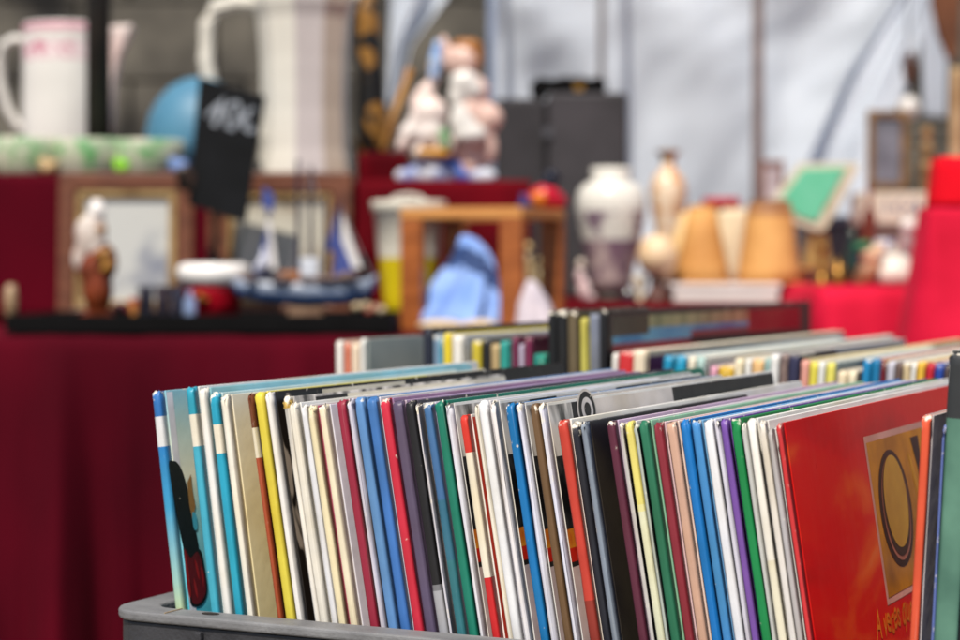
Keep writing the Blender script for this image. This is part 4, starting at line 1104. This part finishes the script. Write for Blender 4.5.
Yq = 2.64; bq = 270 + (CZ - ZL) * F / Yq
heap('folded_cloth', 'light blue cloth heaped to a peak beneath the wooden stool', [(465, 4, 235), (468, 9, 239), (471, 14, 247), (472, 20, 259), (470, 25, 272), (467, 32, 286), (466, 38, 298), (464, 45, 310), (463, 49, 318), (463, 51, bq - .5)], Yq, bl, 7, 1, .55)
heap('folded_cloth', 'small white cloth peaked in front of the stool leg, right of the blue cloth', [(531, 3, 280), (532, 7, 286), (535, 14, 304), (537, 19, 330), (537, 20, 270 + (CZ - ZL) * F / 2.52 - .5)], 2.52, mat((226, 214, 220), .7, c2=(196, 186, 196), scale=30, spec=.08, name='white_cloth'), 6, 2, .5)
fo = fused('linen_bundle', [(440, 325, 24, 6), (462, 327, 20, 5), (480, 325, 20, 6)], 2.47, mat((230, 206, 170), .7, c2=(206, 176, 136), scale=40, spec=.08, name='cream_linen'), vox=.003)
tag(fo, 'cream linen bundle lying in front of the blue cloth', 'cloth')

# red bird toy on the stool
T = thing('bird_figurine', 'red enamel bird figurine with dark head perched on the wooden stool', 'figurine')
Yb = 2.70; zst = P0.z + ztop
bb = 270 + (CZ - zst) * F / Yb
fused('body', [(545, bb - 13, 17, 14), (556, bb - 9, 12, 10), (535, bb - 10, 12, 9), (540, bb - 3, 10, 4)], Yb, mat((196, 26, 48), .25, c2=(160, 20, 40), scale=30, name='red_enamel_body'), T)
fused('breast', [(538, bb - 12, 9, 8)], Yb - .018, mat((226, 140, 40), .3, c2=(196, 60, 40), scale=60, name='orange_enamel'), T, vox=.003)
fused('head', [(551, bb - 33, 8, 9), (549, bb - 25, 8, 8), (558, bb - 31, 6, 3)], Yb, mat((30, 32, 46), .3, name='dark_enamel_head'), T, vox=.003)
fused('wing', [(528, bb - 8, 5, 12, 40), (522, bb - 2, 4, 8, 40)], Yb - .012, mat((50, 52, 110), .3, name='blue_wing'), T, vox=.003)
rebase(T)
# trinkets seen through the stool
for k, (xx, yy, hh, cc, lab) in enumerate(((528, 247, 78, (206, 176, 120), 'brass figurine with round gold head seen through the stool'), (541, 262, 64, (176, 160, 120), 'small olive and gold figurine behind the right stool leg'), (551, 274, 52, (230, 216, 206), 'small white porcelain figurine near the right stool leg'))):
    Yk = 2.86 + .03 * k; bk = 270 + (CZ - ZL) * F / Yk
    T = thing('brass_figurine' if k < 2 else 'porcelain_figurine', lab, 'figurine')
    fused('body', [(xx, (yy + bk) / 2, 6, (bk - yy) / 2), (xx + 2, bk - 6, 8, 7), (xx - 2, yy + 16, 6, 9)], Yk, mat((88, 92, 96) if k == 0 else cc, .35, c2=cc, scale=40, name='trinket_paint'), T, vox=.003)
    fused('head', [(xx, yy, 5, 5.5)], Yk, mat(cc, .3, name='trinket_head'), T, vox=.0025)
    rebase(T)

# ------------------------------------------------------------------ middle table
def ym(Y): return 270 + (CZ - ZM) * F / Y
Y = 3.55
T = thing('grey_case', 'upright dark grey case behind the cherubs and the large vase', 'case')
grey = mat((72, 69, 72), .7, spec=.15, c2=(58, 56, 58), scale=9, name='grey_leatherette', bump=.2, bscale=400)
box_px('case_shell', 548, 627, 92, ym(Y), Y, .16, grey, T, bevel=.008)
box_px('case_lid', 495, 546.5, 98, ym(Y), Y + .02, .12, mat((64, 61, 64), .7, spec=.15, c2=(54, 52, 54), scale=9, name='grey_lid', bump=.2, bscale=400), T, bevel=.008)
for yy in (128, 250): obj('hinge', box_bm((543 - 480) / F * Y, (552 - 480) / F * Y, Y - .004, Y - .0005, pz(yy + 9, Y), pz(yy, Y)), mat((110, 108, 112), .4, metal=.6, name='steel'), T)
hp = [(564, 91), (568, 82), (580, 79), (592, 82), (596, 91)]
obj('carry_handle', tube_bm([at(x, y, Y + .07) for x, y in hp], px(3, Y), 8), blackm, T)
rebase(T)
zc = pz(92, Y)
T = thing('camera_bag', 'black folded binoculars case lying on top of the grey case', 'bag')
bm = prism_px([(532, 97.5), (530, 84), (538, 77), (552, 79), (566, 76), (584, 80), (600, 76), (607, 83), (606, 91.6), (548, 91.6), (547.5, 97.5)], Y + .03, .03)
obj('bag_body', bm, blackm, T, bevel=.004)
obj('buckle', box_bm((575 - 480) / F * Y, (584 - 480) / F * Y, Y + .026, Y + .0295, pz(89, Y), pz(82, Y)), goldm, T)
rebase(T)

# big white vase
T = thing('shoulder_vase', 'large white shouldered vase with purple printed lower half', 'vase')
Y = 3.2; B = ym(Y)
purple = mat((124, 96, 114), .3, c2=(206, 186, 180), scale=34, name='purple_transfer_print', pos=(.42, .66))
vw = mat((226, 222, 212), .25, var=.05, name='white_glaze', k=.85)
darkfoot = mat((60, 50, 44), .5, name='dark_foot')
lathe_px('vase_body', 611, [(17, 169), (20, 168), (20, 174), (18, 180), (25, 183), (32, 189), (35, 200), (35, 212), (33, 222), (30, 240), (25, 262), (21, 280), (20, B - 8)], Y, [vw, purple, mat((226, 222, 212), .25, c2=(112, 84, 106), scale=30, name='white_purple_print', pos=(.46, .56))], T, mi=lambda j: 1 if j >= 9 else (2 if j >= 7 else 0))
lathe_px('vase_foot', 611, [(20, B - 7.8), (25, B - 6), (26, B)], Y, darkfoot, T)
rebase(T)
T = thing('porcelain_figurine', 'small white and pink figurine at the foot of the large white vase', 'figurine')
Yk = 3.08; bk = ym(Yk)
fused('body', [(584, bk - 12, 7, 12), (580, bk - 26, 5, 9), (588, bk - 5, 9, 5)], Yk, mat((206, 150, 160), .3, c2=(230, 220, 214), scale=40, name='pink_white_glaze'), T, vox=.003)
fused('head', [(581, bk - 38, 4.5, 6)], Yk, mat((222, 206, 190), .3, name='cream_head'), T, vox=.0025)
rebase(T)
# ornate vase
T = thing('ornate_vase', 'slender cream vase painted orange with flared gold neck, behind the beige lampshades', 'vase')
Y = 3.6; B = ym(Y)
orn = mat((236, 214, 186), .25, c2=(206, 140, 80), scale=36, name='painted_satsuma', pos=(.45, .65))
lathe_px('vase_body', 668, [(7, 160), (6, 166), (9, 170), (16, 178), (18.5, 190), (18, 202), (15, 222), (11, 250), (13, B)], Y, orn, T)
lathe_px('vase_neck', 668, [(12, 151), (13, 152), (8, 156), (6.5, 159.8)], Y, goldm, T)
rebase(T)
T = thing('globe_lamp', 'round peach glass globe on a dark foot left of the lampshades', 'lamp')
Y = 3.10; B = ym(Y)
lathe_px('globe', 657, [(2, 234), (9, 236), (16, 242), (20, 252), (20, 260), (16, 270), (9, 276)], Y, mat((236, 214, 184), .4, c2=(226, 192, 150), scale=14, name='peach_glass', k=.85), T)
lathe_px('lamp_foot', 657, [(8, 276.3), (7, 288), (14, B - 4), (15, B)], Y, mat((90, 56, 48), .5, name='dark_wood_foot'), T)
rebase(T)
T = thing('cream_urn', 'cream urn half hidden between the globe lamp and the left lampshade', 'urn')
Y = 3.42; B = ym(Y)
lathe_px('urn_body', 690, [(8, 212), (10, 214), (14, 226), (22, 244), (22, 258), (16, 276), (14, B)], Y, mat((234, 202, 150), .35, c2=(222, 180, 120), scale=10, name='cream_urn_glaze', k=.95), T)
rebase(T)
# slab and lampshades
Ys = 3.06
slab_t = pz(284, Ys)
T = thing('white_box', 'flat white box under the two beige lampshades', 'box')
obj('box_base', box_bm((674 - 480) / F * Ys, (779 - 480) / F * Ys, Ys, Ys + .24, ZM + .0006, slab_t - .0085), mat((226, 218, 212), .6, var=.06, name='white_card', k=.9), T, bevel=.002)
obj('box_lid', box_bm((672 - 480) / F * Ys, (781 - 480) / F * Ys, Ys - .003, Ys + .243, slab_t - .008, slab_t), mat((234, 226, 222), .6, var=.06, name='white_card_lid', k=.9), T, bevel=.002)
rebase(T)
shade_m = mat((208, 156, 92), .7, c2=(184, 130, 70), scale=10, name='parchment', bump=.1, bscale=60, k=.95)
shade_top = mat((120, 86, 58), .5, name='brown_trim')
def lampshade(label, xc, prof, Y, m, topm):
    T = thing('lampshade', label, 'lampshade', group='beige lampshades')
    cx = (xc - 480) / F * Y
    bm = bmesh.new(); n = 48; rings = []
    full = [(px(h, Y), pz(y, Y)) for h, y in prof]
    inner = [(r - .002, z) for r, z in full][::-1]
    for r, z in full + inner: rings.append([bm.verts.new((cx + r * math.cos(2 * math.pi * i / n), Y + r * math.sin(2 * math.pi * i / n), z)) for i in range(n)])
    L_ = len(rings)
    for j in range(L_):
        a, b_ = rings[j], rings[(j + 1) % L_]
        for i in range(n): bm.faces.new((a[i], a[(i + 1) % n], b_[(i + 1) % n], b_[i]))
    sh = obj('shade', bm, [m, mat((166, 116, 72), .6, c2=(140, 92, 56), scale=20, name='scorched_parchment')], T, smooth=True)
    if topm is not m:
        for p in list(sh.data.polygons)[:48]: p.material_index = 1
    h, y = prof[0]
    lathe_px('top_ring', xc, [(h - 1.2, y - 1.6), (h + .4, y - 1.2), (h + .4, y + 2), (h - 1, y + 2.2)], Y, topm, T)
    h, y = prof[-1]
    lathe_px('bottom_trim', xc, [(h + .2, y - 2.5), (h + .9, y - 2), (h + .9, y - .3), (h + .2, y - .2)], Y, topm if False else shade_m, T)
    return rebase(T)
lampshade('beige conical lampshade, the left and narrower topped of the pair on the white box', 702, [(13.5, 207), (19, 235), (25, 264), (28.8, 283.2)], 3.15, shade_m, shade_m)
lampshade('beige conical lampshade with brown top band, right one of the pair on the white box', 769, [(20, 202), (23.5, 216), (28, 250), (31, 270), (33.2, 283.2)], 3.14, shade_m, shade_top)
T = thing('cream_lamp', 'cream drum lamp with red cap standing between and behind the two beige lampshades', 'lamp')
Y = 3.5; B = ym(Y)
lathe_px('lamp_body', 732, [(20, 209), (22, 216), (23, 240), (24, 268), (22, B)], Y, mat((224, 204, 168), .6, var=.1, name='cream_shade'), T)
lathe_px('red_cap', 721, [(17, 198), (19, 200), (19, 206), (16, 208.8)], Y, mat((186, 24, 48), .5, name='red_cap'), T)
rebase(T)
# ------------------------------------------------------------------ right table
def yR(Y): return 270 + (CZ - ZRt) * F / Y
T = thing('wooden_tray', 'brown wooden tray on legs supporting the green panel at the right', 'tray')
Y = 3.3; B = yR(Y)
box_px('tray_board', 800, 856, 266, 271, Y, .12, mat((176, 132, 76), .4, c2=(130, 90, 46), scale=14, name='brass_brown'), T)
for xx in (803, 846): box_px('tray_leg', xx, xx + 7, 271.2, B, Y + .01, .02, mat((120, 86, 48), .5, name='tray_leg_wood'), T)
rebase(T)
T = thing('green_panel', 'tilted bright green panel with cream frame resting on the wooden tray', 'panel')
Y = 3.34
def slabpoly(poly, Ya, depth, m, nm, bev=.001):
    return obj(nm, prism_px(poly, Ya, depth), m, T, bevel=bev)
slabpoly([(772, 200), (799, 163), (857, 163), (858, 168), (826, 228), (820, 232), (790, 222)], Y, .008, mat((216, 212, 190), .6, c2=(190, 182, 150), scale=30, name='cream_frame'), 'panel_frame')
slabpoly([(782, 198), (803, 169), (846, 168), (816, 222), (796, 215)], Y - .0035, .003, mat((116, 204, 168), .5, c2=(92, 190, 148), scale=12, name='bright_green'), 'green_sheet')
obj('prop_stand', prism_px([(804, 266), (810, 224), (826, 224), (832, 266)], Y + .009, .03), mat((176, 140, 84), .5, c2=(130, 96, 54), scale=20, name='stand_wood'), T, bevel=.002)
rebase(T)
T = thing('lacquer_box', 'black lacquered box behind the green panel', 'box')
Y = 3.8; B = yR(Y)
box_px('box_body', 812, 872, 226, B, Y, .2, mat((40, 40, 48), .4, name='black_lacquer'), T)
box_px('box_lid', 810, 874, 216, 225.6, Y - .004, .208, mat((52, 54, 68), .4, name='black_lid'), T)
rebase(T)
T = thing('letter_box', 'cream printed box with faded blue lettering on the right table', 'box')
Y = 3.62; B = yR(Y)
box_px('carton', 860, 928, 192, 224, Y, .1, mat((214, 208, 190), .6, c2=(196, 188, 166), scale=20, name='cream_carton'), T)
box_px('carton_base', 864, 926, 224.3, B, Y + .004, .09, mat((110, 92, 84), .6, c2=(80, 66, 62), scale=16, name='brown_carton'), T)
ink = mat((110, 116, 140), .6, name='faded_ink')
for xa, kind in ((886, 0), (896, 1), (908, 2), (918, 0)):
    pts = [[(xa, 200), (xa, 214)], [(xa + 6, 200), (xa, 206), (xa + 1, 213), (xa + 7, 214)], [(xa + 6, 201), (xa, 207), (xa + 6, 213), (xa, 215)]][kind]
    bm = tube_bm([at(x, y, Y - .0008) for x, y in pts], px(1.5, Y), 6)
    for v in bm.verts: v.co.y = Y - .0008 + (v.co.y - Y + .0008) * .2
    obj('printed_letter', bm, ink, T)
rebase(T)
T = thing('mirror_frame', 'small dark mirror in a gilt frame standing behind the cream printed box', 'mirror')
Y = 4.1
X0, X1 = (868 - 480) / F * Y, (907 - 480) / F * Y
def bar(x0, x1, y0, y1, m, nm, dY=0, dep=.014): return obj(nm, box_bm((x0 - 480) / F * Y, (x1 - 480) / F * Y, Y + dY, Y + dY + dep, pz(y1, Y), pz(y0, Y)), m, T, bevel=.002)
frm = mat((140, 108, 66), .5, c2=(96, 70, 40), scale=30, name='old_gilt')
bar(867, 874, 110, 190, frm, 'frame_side'); bar(901, 908, 110, 190, frm, 'frame_side'); bar(874.2, 900.8, 110, 117, frm, 'frame_rail'); bar(874.2, 900.8, 183, 190, frm, 'frame_rail')
bar(874.4, 900.6, 117.2, 182.8, mat((120, 122, 132), .12, c2=(40, 40, 46), scale=9, name='dull_mirror'), 'mirror_glass', .004, .004)
bar(872, 903, 190.3, yR(Y), mat((50, 46, 50), .5, name='dark_support'), 'support', 0, .05)
rebase(T)
T = thing('wooden_statuette', 'carved wooden statuette left of the red column, behind the cream printed box', 'statuette')
Y = 3.9; B = yR(Y)
fused('body', [(927, 152, 8, 14), (927, 170, 10, 14), (927, 186, 9, 10), (927, 205, 10, 16), (928, 230, 10, 18), (928, 255, 10, 18), (928, B - 6, 13, 7)], Y, mat((150, 118, 76), .5, c2=(96, 72, 44), scale=50, name='carved_wood'), T)
fused('head', [(927, 133, 6, 8)], Y, mat((140, 106, 64), .5, name='carved_head'), T, vox=.003)
rebase(T)
T = thing('clown_figurine', 'little figurine with green cap and cream face at the front of the right table', 'figurine')
Y = 2.95; B = yR(Y)
fused('body', [(866, B - 12, 10, 12), (872, B - 18, 8, 8), (862, B - 6, 10, 7)], Y, mat((196, 140, 100), .4, c2=(110, 76, 56), scale=40, name='brown_coat'), T, vox=.003)
fused('head', [(868, B - 32, 8, 9), (879, B - 37, 7, 6), (874, B - 28, 6, 7)], Y, mat((224, 192, 156), .4, var=.1, name='cream_face'), T, vox=.003)
fused('cap', [(860, B - 39, 8, 5), (866, B - 41, 7, 5)], Y - .006, mat((20, 110, 70), .5, name='green_cap'), T, vox=.003)
rebase(T)
def small_item(name, label, cat, x, prof, Y, zt, m, m2=None, split=99):
    B_ = 270 + (CZ - zt) * F / Y
    o = lathe_px(name, x, [(h, y) for h, y in prof] + [(prof[-1][0] * 1.02, B_ - .3)], Y, [m, m2 or m], mi=lambda j: 1 if j >= split else 0)
    return tag(o, label, cat)
brassm = mat((176, 132, 62), .3, c2=(120, 84, 36), scale=40, metal=.8, name='old_brass')
small_item('candlestick', 'short brass candlestick standing in front of the wooden tray', 'candlestick', 822, [(4, 244), (7, 246), (3, 250), (2.4, 268), (6, 276), (10, 283)], 3.12, ZRt, brassm)
small_item('glass_bottle', 'dark green bottle with slim neck right of the wooden tray', 'bottle', 852, [(2.6, 226), (3, 240), (7.5, 252), (8, 270)], 3.14, ZRt, mat((22, 44, 34), .1, name='bottle_green', spec=.6))
small_item('sugar_bowl', 'small blue and white bowl behind the squat white pot', 'bowl', 884, [(9, 240), (10, 242), (9, 252), (6, 262)], 3.3, ZRt, mat((210, 214, 224), .2, c2=(60, 80, 150), scale=60, name='blue_white_glaze', pos=(.5, .62)))
small_item('brass_bell', 'little brass hand bell near the left edge of the right table', 'bell', 838, [(1.6, 258), (2, 266), (6, 270), (8, 280)], 2.92, ZRt, brassm)
small_item('egg_cup', 'small cream egg cup between the large vase and the globe lamp', 'cup', 640, [(7, 276), (7.5, 278), (6, 286), (3, 291), (6, 299)], 3.12, ZM, mat((232, 216, 186), .3, name='cream_cup_glaze'))
small_item('inkwell', 'little dark glass inkwell at the foot of the large vase', 'inkwell', 628, [(3, 286), (4, 288), (8, 292), (9, 299)], 3.06, ZM, mat((52, 36, 44), .12, spec=.6, name='plum_glass'))
small_item('thimble_cup', 'tiny red and gold cup beside the pale blue glass cup', 'cup', 134, [(5, 298), (5.4, 299), (4, 312)], 2.47, ZT, mat((150, 40, 44), .2, c2=(200, 150, 70), scale=90, name='red_gold_glaze'))
small_item('perfume_bottle', 'tiny clear blue perfume bottle standing in front of the red pot', 'bottle', 190, [(2, 290), (2.4, 296), (6, 300), (6.5, 312)], 2.46, ZT, mat((150, 170, 210), .06, spec=.7, trans=.3, name='blue_glass'))
T = thing('squat_teapot', 'squat white pot in front of the cream printed box', 'teapot')
Y = 2.98; B = yR(Y)
lathe_px('pot_body', 893, [(6, 253), (12, 254), (20, 262), (26, 274), (24, 284), (16, B)], Y, mat((214, 206, 194), .3, c2=(190, 180, 166), scale=12, name='stone_glaze', k=.9), T)
lathe_px('pot_lid', 893, [(2, 244), (4, 246), (3, 249), (11, 252.8)], Y, mat((200, 190, 176), .3, name='stone_lid'), T)
rebase(T)
T = thing('doll_trinket', 'small white round headed doll beside the red column', 'doll')
Y = 3.2; B = yR(Y)
fused('body', [(906, 246, 9, 16), (902, 262, 11, 14), (904, B - 6, 12, 7)], Y, mat((180, 150, 146), .5, c2=(110, 90, 96), scale=40, name='doll_dress'), T)
fused('head', [(908, 226, 8, 8.5)], Y, porcelain, T, vox=.003)
rebase(T)
o = lathe_px('glass_bottle', 869, [(2.5, 186), (3, 206), (7, 216), (8, 240), (8, yR(3.45))], 3.45, mat((126, 56, 36), .15, c2=(100, 40, 26), scale=20, name='amber_glass', trans=.2)); tag(o, 'amber brown bottle standing in front of the cream printed box', 'bottle')
T = thing('small_photo_frame', 'small brown photo frame seen behind the lampshades against the tarp', 'picture frame')
Y = 4.2
def b2(x0, x1, y0, y1, m, nm, dY=0, dep=.012): return obj(nm, box_bm((x0 - 480) / F * Y, (x1 - 480) / F * Y, Y + dY, Y + dY + dep, pz(y1, Y), pz(y0, Y)), m, T)
fb = mat((140, 110, 100), .5, name='rosy_frame')
b2(760, 765, 160, 204, fb, 'frame_side'); b2(779, 784, 160, 204, fb, 'frame_side'); b2(765.2, 778.8, 160, 165, fb, 'frame_rail'); b2(765.2, 778.8, 199, 204, fb, 'frame_rail')
b2(765.3, 778.7, 165.2, 198.8, mat((206, 200, 200), .4, c2=(170, 160, 164), scale=30, name='faded_photo'), 'photo', .004, .003)
b2(768, 776, 204.3, yR(Y), fb, 'support')
rebase(T)

# ------------------------------------------------------------------ backdrop: poles, tarps, wall
polem = mat((120, 112, 112), .5, c2=(92, 84, 84), scale=20, name='pole_metal')
def pole(label, x, Y, wpx, m, top=-420):
    p0 = at(x, 320, Y); p1 = at(x, top, Y)
    o = obj('tent_pole', tube_bm([(p0.x, Y, 0), (p0.x, Y, p1.z)], px(wpx / 2, Y), 14), m, smooth=True)
    return tag(o, label, 'pole', 'poles holding the tarpaulin')
pole('grey brown tent pole in front of the white tarpaulin, above the right lampshade', 757, 4.7, 11, mat((128, 112, 108), .5, c2=(104, 90, 88), scale=20, name='brown_pole'))
pole('slim dark grey tent pole above the grey case', 601, 5.3, 7, polem)
pole('slim blue grey tent pole at the left edge of the white tarpaulin', 492, 5.45, 9, mat((130, 142, 166), .5, name='blue_pole'))

def tarp_mat():
    m, nt, b = new_mat('white_tarpaulin')
    N, Lk = nt.nodes, nt.links
    tc = N.new('ShaderNodeTexCoord')
    n = N.new('ShaderNodeTexNoise'); n.inputs['Scale'].default_value = 3; n.inputs['Detail'].default_value = 6; Lk.new(tc.outputs['Object'], n.inputs['Vector'])
    cr = N.new('ShaderNodeValToRGB'); cr.color_ramp.elements[0].color = rgb((222, 228, 237), .95); cr.color_ramp.elements[1].color = rgb((236, 240, 246), .96)
    Lk.new(n.outputs['Fac'], cr.inputs['Fac']); Lk.new(cr.outputs['Color'], b.inputs['Base Color']); b.inputs['Roughness'].default_value = .55
    tr = N.new('ShaderNodeBsdfTranslucent'); Lk.new(cr.outputs['Color'], tr.inputs['Color'])
    mx = N.new('ShaderNodeMixShader'); mx.inputs[0].default_value = .5
    Lk.new(b.outputs[0], mx.inputs[1]); Lk.new(tr.outputs[0], mx.inputs[2])
    Lk.new(mx.outputs[0], N['Material Output'].inputs['Surface'])
    return m
TM = tarp_mat()
def tarp(label, left, right, Y, fold, nu=90, nv=60):
    """left / right: polylines (px) from top to bottom; fold(u, v) gives depth offset in metres"""
    def lerp(pl, v):
        q = v * (len(pl) - 1); i = min(int(q), len(pl) - 2); f = q - i
        return (pl[i][0] + (pl[i + 1][0] - pl[i][0]) * f, pl[i][1] + (pl[i + 1][1] - pl[i][1]) * f)
    bm = bmesh.new(); V = []
    for j in range(nv + 1):
        v = j / nv; a, c = lerp(left, v), lerp(right, v)
        r_ = []
        for i in range(nu + 1):
            u = i / nu
            p = at(a[0] + (c[0] - a[0]) * u, a[1] + (c[1] - a[1]) * u, Y); p.y += fold(u, v)
            r_.append(bm.verts.new(p))
        V.append(r_)
    for j in range(nv):
        for i in range(nu): bm.faces.new((V[j][i], V[j][i + 1], V[j + 1][i + 1], V[j + 1][i]))
    o = obj('tarpaulin', bm, TM, smooth=True)
    sd = o.modifiers.new('solid', 'SOLIDIFY'); sd.thickness = .002
    return tag(o, label, 'tarpaulin', 'white tarpaulins behind the stalls')
def fold_main(u, v):
    s = u * 9
    N_ = lambda a, b, q: mnoise.noise(Vector((a, b, q)))
    d1 = N_((u * .75 - v * .9) * 5.5, (u + v * .6) * 1.6, 1.3)      # slack swags falling to the right
    d2 = N_(u * 7, v * 2.2, 7.1)                                    # hanging pleats
    d3 = N_((u + v) * 9, (u - v) * 7, 3.7)                          # small wrinkles
    return .05 * d1 + .04 * d2 + .007 * d3 + .006 * math.sin(s * 2.1)
tarp('wide white tarpaulin hanging in soft folds behind the stalls', [(497, -160), (495, 0), (486, 90), (488, 260), (490, 330)], [(940, -160), (915, -20), (872, 80), (838, 170), (822, 330)], 5.6, fold_main)
def fold_sw(u, v):
    return .08 * math.sin(u * 5.5 + .3) * (.25 + v) + .05 * mnoise.noise(Vector((u * 6, v * 1.8, 4.2)))
tarp('bright white tarpaulin gathered at the upper right and sweeping down left', [(930, -160), (905, -10), (850, 70), (812, 150), (780, 240)], [(952, -160), (926, 0), (912, 70), (890, 130), (872, 240)], 5.35, fold_sw, 60, 60)
tarp('small white tarpaulin flap hanging left of the cherubs', [(390, -160), (390, 0), (388, 50), (386, 106)], [(470, -160), (449, -4), (412, 46), (396, 110)], 5.5, lambda u, v: .04 * math.sin(u * 9 + v * 2), 30, 40)
tarp('narrow white cloth strip hanging at the upper right between brown objects', [(918, -160), (922, 0), (924, 60), (926, 116)], [(938, -160), (940, 0), (946, 60), (944, 118)], 5.2, lambda u, v: .02 * math.sin(u * 9 + v * 2), 20, 40)

# hanging leather at top right, on a rail
T = thing('hanging_paddle', 'brown wooden paddle hanging at the upper right corner', 'paddle')
Y = 4.6
br = mat((124, 78, 48), .5, c2=(92, 56, 34), scale=14, name='worn_brown_wood')
obj('blade', prism_px([(932, -50), (944, -56), (956, -40), (960, 0), (959, 40), (954, 62), (947, 58), (937, 36), (930, 4)], Y, .02), br, T, bevel=.006)
obj('shaft', tube_bm([at(944, -54, Y + .01), at(943, -160, Y + .01)], .01), br, T)
rebase(T)
T = thing('hanging_mask', 'narrow dark brown carved mask hanging left of the paddle', 'mask')
obj('mask_body', prism_px([(903, 60), (908, 50), (914, 54), (916, 72), (911, 86), (905, 82)], 4.7, .03), mat((92, 54, 36), .5, c2=(60, 36, 26), scale=30, name='dark_carving'), T, bevel=.006)
obj('cord', tube_bm([at(908, 51, 4.715), at(908, -160, 4.715)], .002, 6), mat((90, 84, 80), .7, name='cord'), T)
rebase(T)
tag(obj('bamboo_pole', tube_bm([(at(956, 320, 4.4).x, 4.4, 0), at(957, 76, 4.4), at(958, 68, 4.4)], [px(7, 4.4)] * 3, 12), mat((196, 170, 130), .5, c2=(160, 130, 90), scale=12, name='bamboo'), smooth=True), 'pale bamboo pole standing behind the red column', 'pole')
T = thing('hanging_rail', 'dark rail across the top of the stalls carrying the tarpaulins', 'rail')
obj('rail_bar', tube_bm([(-.9, 5.85, pz(-164, 5.85)), (1.9, 5.85, pz(-164, 5.85))], .02), polem, T)
obj('rail_bar', tube_bm([(.95, 4.65, pz(-160, 4.65)), (1.9, 4.65, pz(-160, 4.65))], .015), polem, T)
rebase(T)
tag(obj('hanging_lamp', lathe_bm([(.004, pz(96, 4.9)), (.02, pz(98, 4.9)), (.028, pz(108, 4.9)), (.02, pz(117, 4.9)), (.006, pz(119, 4.9))], 20, None, ((908 - 480) / F * 4.9, 4.9)), porcelain, smooth=True), 'small white glass bulb shape hanging above the gilt mirror', 'ornament')

# stone building behind everything
wall_m = mat((112, 106, 96), .85, c2=(30, 28, 28), scale=2.2, pos=(.36, .66), bump=.6, bscale=12, k=.75, name='old_stone', detail=8)
T = thing('stone_building', 'dark weathered stone building far behind the stalls', 'building', (0, 9, 0))
def blocks():
    bm = bmesh.new(); z = 0; rr = random.Random(4)
    while z < 6.0:
        h = rr.uniform(.28, .42); x = -7.0 - rr.random()
        while x < 8:
            w_ = rr.uniform(.4, .9)
            box_bm(x + .006, x + w_ - .006, rr.uniform(-.02, .0), .3, z + .003, z + h - .003, bm)
            x += w_
        z += h
    return bm
obj('wall', box_bm(-8, 9, .05, .6, 0, 6.4), wall_m, T)
st = obj('stone_facing', blocks(), wall_m, T, bevel=.012)
obj('cornice', box_bm(-8, 9, -.12, .6, 6.401, 6.6), wall_m, T)
